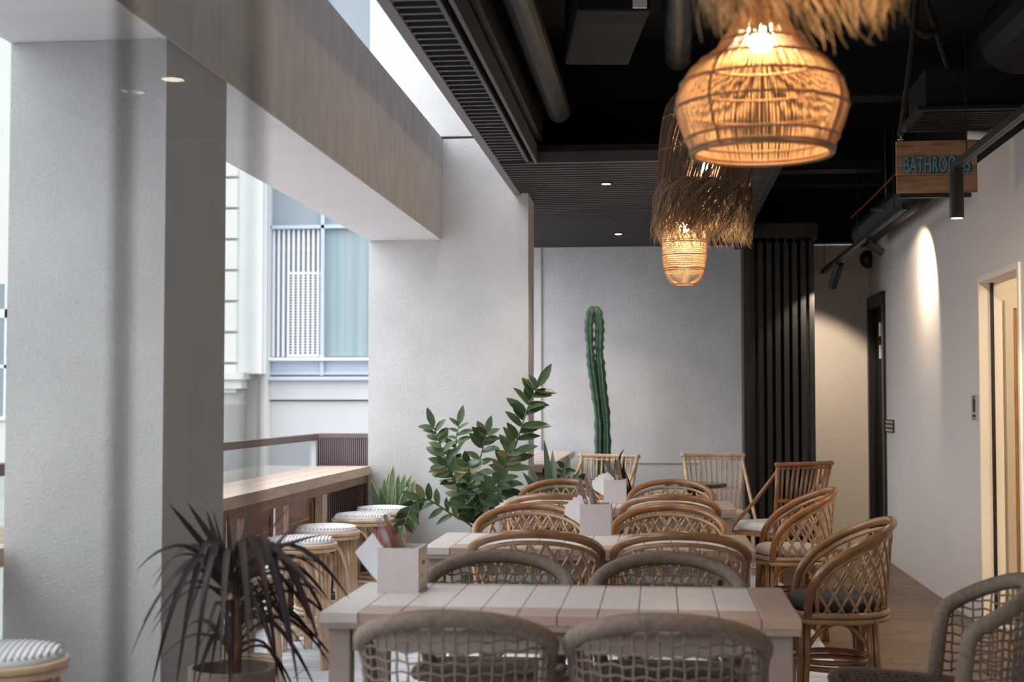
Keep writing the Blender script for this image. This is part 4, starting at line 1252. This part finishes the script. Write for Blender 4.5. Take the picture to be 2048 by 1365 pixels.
r = empty('light_bar', (1.62, 10.6, 2.70), 0, 'slim grey bar hung on two chains near the duct', 'bar'); r.location = at(1772, 421, 10.6)
MB().box(-.11, .13, -.02, .02, 0, .016).build('bar', M['steel'], r)
ch = MB(); a = at(1772, 400, 10.6) - r.location; b = at(1769, 232, 10.6) - r.location
for k in range(34):
    t = k/33; p = lerp(a, b, t); ang = k % 2
    ch.tube([(p.x + (.006*math.cos(q*PI/3) if ang else 0), p.y + (0 if ang else .006*math.cos(q*PI/3)), p.z + .012*math.sin(q*PI/3)) for q in range(6)], .002, 4, closed=True)
for e in (-.035, .045):
    ch.tube([a, (e, 0, .016)], .003, 5)
ch.build('chain', M['chain'], r)
for i, (x, y) in enumerate([(.05, 9.4), (.5, 9.9), (1.0, 11.9)]):
    pass
struct('trim_8', MB().box(-.65, 1.9, 9.15, 9.35, 3.30, 3.62).box(-.65, 1.9, 4.9, 5.1, 3.36, 3.62).box(-.65, 1.9, 12.2, 12.4, 3.2, 3.62), M['black'])
# soffit downlights
for (px_, py_, lb) in ((1212.5, 367.5, 'lit round recessed downlight in the slatted soffit, nearer one'), (1236.5, 468, 'lit round recessed downlight in the slatted soffit, farther one by the white wall')):
    d = (EYE.z - 2.805)/1; dr = FWD + RGT*((px_ - CW/2)/CF) - UPV*((py_ - CH/2)/CF); p = EYE + dr*((2.806 - EYE.z)/dr.z)
    r = empty('recessed_downlight', p, 0, lb, 'downlight', 'recessed downlights in the slatted soffit')
    MB().lathe([(.030, -.004), (.042, -.004), (.042, .03), (.030, .03)], 24, capb=False, capt=False).build('trim_ring', M['blackmetal'], r)
    MB().lathe([(.001, -.002), (.031, -.002), (.031, .012), (.001, .012)], 24).build('lens', M['downlight'], r)
for (x, y) in ((-2.167, -4.67), (-2.439, -4.91)):
    r = empty('recessed_downlight', (x, y, 2.805), 0, None, None)
    tag(r, 'round recessed downlight in the black ceiling behind the glass screen', 'downlight', 'recessed downlights behind the camera')
    MB().lathe([(.05, -.004), (.065, -.004), (.065, .03), (.05, .03)], 24, capb=False, capt=False).build('trim_ring', M['blackmetal'], r)
    MB().lathe([(.001, -.002), (.05, -.002), (.05, .012), (.001, .012)], 24).build('lens', M['downlight'], r)
# right-wall fittings
r = empty('wall_speaker', (1.90, 13.25, 2.66), 0, 'small black dome speaker high in the far right corner', 'speaker')
MB().sphere((0, 0, 0), .085, 16, 10, (.9, .7, 1)).build('housing', M['blackmetal'], r, smooth=True)
MB().box(0, .028, -.05, .05, -.05, .05).build('bracket', M['blackmetal'], r)
r = empty('door_closer', (1.10, 13.385, 2.72), 0, 'black metal bracket block above the folding doors', 'bracket')
MB().box(-.05, .14, -.1, .01, -.02, .06).build('block', M['blackmetal'], r); MB().box(.05, .19, -.09, .0, -.055, -.02).build('plate', M['blackmetal'], r)
r = empty('wall_bracket', (1.93, 12.25, 1.15), 0, 'small black perforated bracket on the right wall beside the dark door', 'bracket')
MB().box(-.012, 0, -.19, .19, -.055, .055).build('plate', M['blackmetal'], r)
k = MB()
for i in range(5):
    for j in range(3): k.sphere((-.013, -.15 + i*.075, -.035 + j*.035), .009, 8, 6)
k.build('studs', M['hinge'], r)
r = empty('washroom_plaque', (1.93, 9.01, 1.24), 0, 'small grey plaque with dark figure on the wall beside the washroom opening', 'sign')
MB().box(-.008, 0, -.078, .078, 0, .162).build('plate', M['greysign'], r, bevel=.002)
f = MB()
for yy in (-.022, .022):
    f.sphere((-.010, yy, .146), .0085, 10, 6, (.3, 1, 1))
f.box(-.0105, -.008, -.038, .038, .095, .135).box(-.0105, -.008, -.030, -.006, .052, .095).box(-.0105, -.008, .006, .030, .052, .095)
f.box(-.0105, -.008, -.045, .045, .022, .038).box(-.0105, -.008, -.03, .03, .011, .016)
f.build('pictogram', M['pot_dark'], r)

# ================================================================== THE STREET AND THE BUILDINGS ACROSS IT
struct('street', MB().box(-80, 40, -40, 90, -4.2, -4.0), M['asphalt'])
BY = 26.0
def X(x, y=700, Y=BY): return at(x, y, Y).x
def Z(y, x=640, Y=BY): return at(x, y, Y).z
r = empty('glass_office_building', (X(640), BY, -4), 0, 'glass and white metal office facade across the street with a louvred bay', 'building')
o0 = r.location
def part0(name, mt, mb): return mb.build(name, M[mt], r)
def part(name, mt, mb, parent=None, **k):
    mb.v = [(p[0] - o0.x, p[1] - o0.y, p[2] - o0.z) for p in mb.v]
    return mb.build(name, M[mt], parent or r, **k)
xl, xm, xr = X(540), X(646), X(753)
bw = xm - xl
zt, zs, zb = Z(455), Z(716), Z(752)
part('wall_core', 'stone', MB().box(X(510), X(510) + 16, BY + .35, BY + 8, -4, 16))
part('stone_base', 'stone', MB().box(X(510), X(510) + 16, BY - .05, BY + .35, -4, Z(803)).box(X(510), X(510) + 16, BY - .12, BY + .35, Z(800), Z(761)))
part('ledge', 'bluemetal', MB().box(X(508), X(508) + 16, BY - .22, BY + .35, Z(761), Z(754)))
part('corner_post', 'bluemetal', MB().box(X(524), X(532), BY - .16, BY + .3, Z(754), 16))
part('white_mullion', 'whitemetal', MB().box(X(533.5), X(538), BY - .13, BY + .3, Z(752), 16))
nb = 14
part('sill', 'whitemetal', MB().box(X(530), xl + bw*nb, BY - .18, BY + .3, Z(722), Z(716)))
part('spandrel_panel', 'bluemetal', MB().box(xl, xl + bw*nb, BY - .02, BY + .3, Z(752), Z(722)).box(xl, xl + bw*nb, BY - .08, BY - .02, Z(750), Z(745)))
for i in range(5):
    x0 = xl + bw*i
    part('mullion', 'bluemetal', MB().box(x0 - .03, x0 + .035, BY - .10, BY + .3, Z(752), 16))
lev = [zt + k*(zt - zs) for k in range(0, 5)]
for k, zz in enumerate([zt] + [zt + 2.9, zt + 5.4, zt + 8.3]):
    part('transom', 'bluemetal', MB().box(xl, xl + bw*nb, BY - .10, BY + .3, zz - .03, zz + .035))
for i in range(5):
    x0 = xl + bw*i
    if i > 0: part('window_glass', 'tealglass' if i != 1 else 'tealglass_streaks', MB().box(x0 + .035, x0 + bw - .03, BY + .0, BY + .03, zs + .02, zt - .03))
    for (za, zc) in ((zt, zt + 2.9), (zt + 2.9, zt + 5.4), (zt + 5.4, zt + 8.3)):
        part('window_glass', 'tealglass_streaks' if (i + int(za)) % 2 else 'tealglass', MB().box(x0 + .035, x0 + bw - .03, BY + .0, BY + .03, za + .035, zc - .03))
# louvred bay
lx0, lx1 = xl + .04, xm - .03
part('louvre_backing', 'bluemetal', MB().box(lx0, lx1, BY + .10, BY + .14, zs, zt))
part('louvre_gap', 'stone_dim', MB().box(lx0, lx1, BY + .06, BY + .10, Z(503), Z(492)))
nf = 10; fs_ = (lx1 - lx0)/nf
for i in range(nf):
    part('louvre_fin', 'whitemetal', MB().box(lx0 + fs_*(i + .05), lx0 + fs_*(i + .5), BY - .02, BY + .08, Z(714), Z(459)))
gx0, gx1, gz0, gz1 = lx0 + fs_*3.02, lx1, Z(709), Z(548)
pm = MB(); pm.box(gx0, gx1, BY + .0, BY + .055, gz0 - .05, gz1 + .04)
pm.v = [(p[0] - o0.x, p[1] - o0.y, p[2] - o0.z) for p in pm.v]
hm = MB(); nr = 29
for i in range(7):
    hx = lx0 + fs_*(i + 3.54)
    for j in range(nr):
        hz = gz0 + (gz1 - gz0)*(j + .2)/nr
        hm.box(hx, hx + fs_*.46, BY - .006, BY + .002, hz, hz + (gz1 - gz0)/nr*.55)
nb4 = len(pm.f); hm.v = [(p[0] - o0.x, p[1] - o0.y, p[2] - o0.z) for p in hm.v]
pm.add(hm.v, hm.f)
gp = part0('perforated_screen', 'whitemetal', pm)
gp.data.materials.append(M['hole'])
for pl in gp.data.polygons[nb4:]: pl.material_index = 1
# cream stone building at its left
r = empty('stone_building', (X(480), BY - .6, -4), 0, 'cream stone building with grooved pilaster left of the glass facade', 'building'); o0 = r.location
BS = BY - .6
def XS(x): return at(x, 700, BS).x
def ZS(y): return at(470, y, BS).z
part('wall', 'stone_cream', MB().box(-42, XS(380), BS - .05, BS + 7, -4, 15).box(XS(380), XS(524), BS + .30, BS + 7, -4, 15))
part('pilaster', 'white_stone', MB().box(XS(440), XS(524), BS - .05, BS + .32, ZS(748), 15))
gq = MB()
yv = 300
while yv < 745:
    gq.box(XS(440), XS(479), BS - .22, BS - .04, ZS(yv + 56), ZS(yv)); yv += 61.5
part('quoin_stones', 'stone_cream', gq)
part('cornice', 'stone_cream', MB().box(XS(440), XS(500), BS - .38, BS + .3, ZS(760), ZS(746)).box(XS(440), XS(494), BS - .30, BS + .3, ZS(778), ZS(760)))
part('lower_wall', 'stone_dim', MB().box(XS(440), XS(512), BS + .05, BS + .5, -4, ZS(760)))
cm = MB(); cc = ((XS(440) + XS(490))/2, BS + .05, 0); rad = (XS(490) - XS(440))/2
cm.lathe([(rad*1.05, -4), (rad*1.05, ZS(815)), (rad*1.12, ZS(812)), (rad*1.12, ZS(806)), (rad, ZS(803)), (rad, ZS(779))], 28, cc)
part('round_column', 'stone_dim', cm, smooth=True, auto=40)
wx0, wx1 = XS(-30), XS(12.5)
part('window_frame', 'whitemetal', MB().box(wx0, wx1 + .12, BS - .10, BS - .04, ZS(842), ZS(834)).box(wx0, wx1 + .05, BS - .09, BS - .04, ZS(736), ZS(729)).box(wx0, wx1 + .05, BS - .09, BS - .04, ZS(634), ZS(616)).box(wx1, wx1 + .05, BS - .09, BS - .04, ZS(836), ZS(565)))
part('window_glass', 'tealglass', MB().box(wx0, wx1, BS - .075, BS - .04, ZS(834), ZS(565)))
for i in range(6):
    for zz in (ZS(834), ZS(834) + 4.6, ZS(834) - 4.2):
        x0 = -16.5 - i*4.2
        part('window_frame', 'whitemetal', MB().box(x0 - .08, x0 + 1.88, BS - .10, BS - .04, zz - .08, zz).box(x0 - .08, x0 + 1.88, BS - .10, BS - .04, zz + 2.4, zz + 2.48).box(x0 - .08, x0, BS - .10, BS - .04, zz, zz + 2.4).box(x0 + 1.8, x0 + 1.88, BS - .10, BS - .04, zz, zz + 2.4))
        part('window_glass', 'tealglass', MB().box(x0, x0 + 1.8, BS - .075, BS - .04, zz, zz + 2.4))

# ================================================================== LIGHT
def point(name, loc, e, col, rad=.05):
    l = bpy.data.lights.new(name, 'POINT'); l.energy = e; l.color = col; l.shadow_soft_size = rad
    o = bpy.data.objects.new(name, l); o.location = loc; COL.objects.link(o); return o
point('washroom_light', (3.0, 8.2, 2.45), 42, (1, .84, .62), .12)
for (x, y) in ((-.352, 9.43), (-.351, 12.27)):
    l = bpy.data.lights.new('downlight_beam', 'SPOT'); l.energy = 38; l.color = (1, .80, .60); l.spot_size = math.radians(110); l.spot_blend = .6; l.shadow_soft_size = .03
    o = bpy.data.objects.new('downlight_beam', l); o.location = (x, y, 2.79); COL.objects.link(o)
l = bpy.data.lights.new('rear_warm_fill', 'AREA'); l.energy = 55; l.size = .5; l.color = (1, .72, .46)  # unseen lamp without a fixture, added as warm fill behind the camera
o = bpy.data.objects.new('rear_warm_fill', l); o.location = (1.2, -3.2, 2.7); COL.objects.link(o)

W = bpy.data.worlds.new('overcast_sky'); sc.world = W; W.use_nodes = True
nt = W.node_tree; N, L = nt.nodes, nt.links; bg = N['Background']
tc = N.new('ShaderNodeTexCoord'); sx = N.new('ShaderNodeSeparateXYZ'); L.new(tc.outputs['Generated'], sx.inputs[0])
rp = N.new('ShaderNodeValToRGB'); L.new(sx.outputs['Z'], rp.inputs[0])
rp.color_ramp.elements[0].position = 0.0; rp.color_ramp.elements[0].color = (.60, .66, .74, 1)
rp.color_ramp.elements[1].position = .9; rp.color_ramp.elements[1].color = (1.45, 1.50, 1.58, 1)
L.new(rp.outputs[0], bg.inputs['Color']); bg.inputs['Strength'].default_value = 2.6
s = bpy.data.lights.new('hazy_sun', 'SUN'); s.energy = 1.7; s.angle = math.radians(60); s.color = (1, .97, .93)
so = bpy.data.objects.new('hazy_sun', s); COL.objects.link(so)
so.rotation_euler = Vector((.72, .42, -.56)).to_track_quat('-Z', 'Y').to_euler()

# ================================================================== CAMERA
cd = bpy.data.cameras.new('camera'); co = bpy.data.objects.new('camera', cd); COL.objects.link(co)
cd.sensor_width = 36; cd.lens = CF/CW*36; cd.clip_start = .05; cd.clip_end = 300
co.location = EYE
co.rotation_euler = (PI/2 + PIT, 0, YAW)
cd.dof.use_dof = True; cd.dof.focus_distance = 7.5; cd.dof.aperture_fstop = 3.2
sc.camera = co
vs = sc.view_settings
sc.display_settings.display_device = 'sRGB'
vs.view_transform = 'Standard'; vs.look = 'None'; vs.gamma = 1; vs.use_curve_mapping = False
vs.exposure = 0.0
sc.cycles.max_bounces = 10; sc.cycles.transparent_max_bounces = 24; sc.cycles.diffuse_bounces = 5
try:
    sc.cycles.use_denoising = True
    sc.cycles.sample_clamp_indirect = 6
except Exception: pass
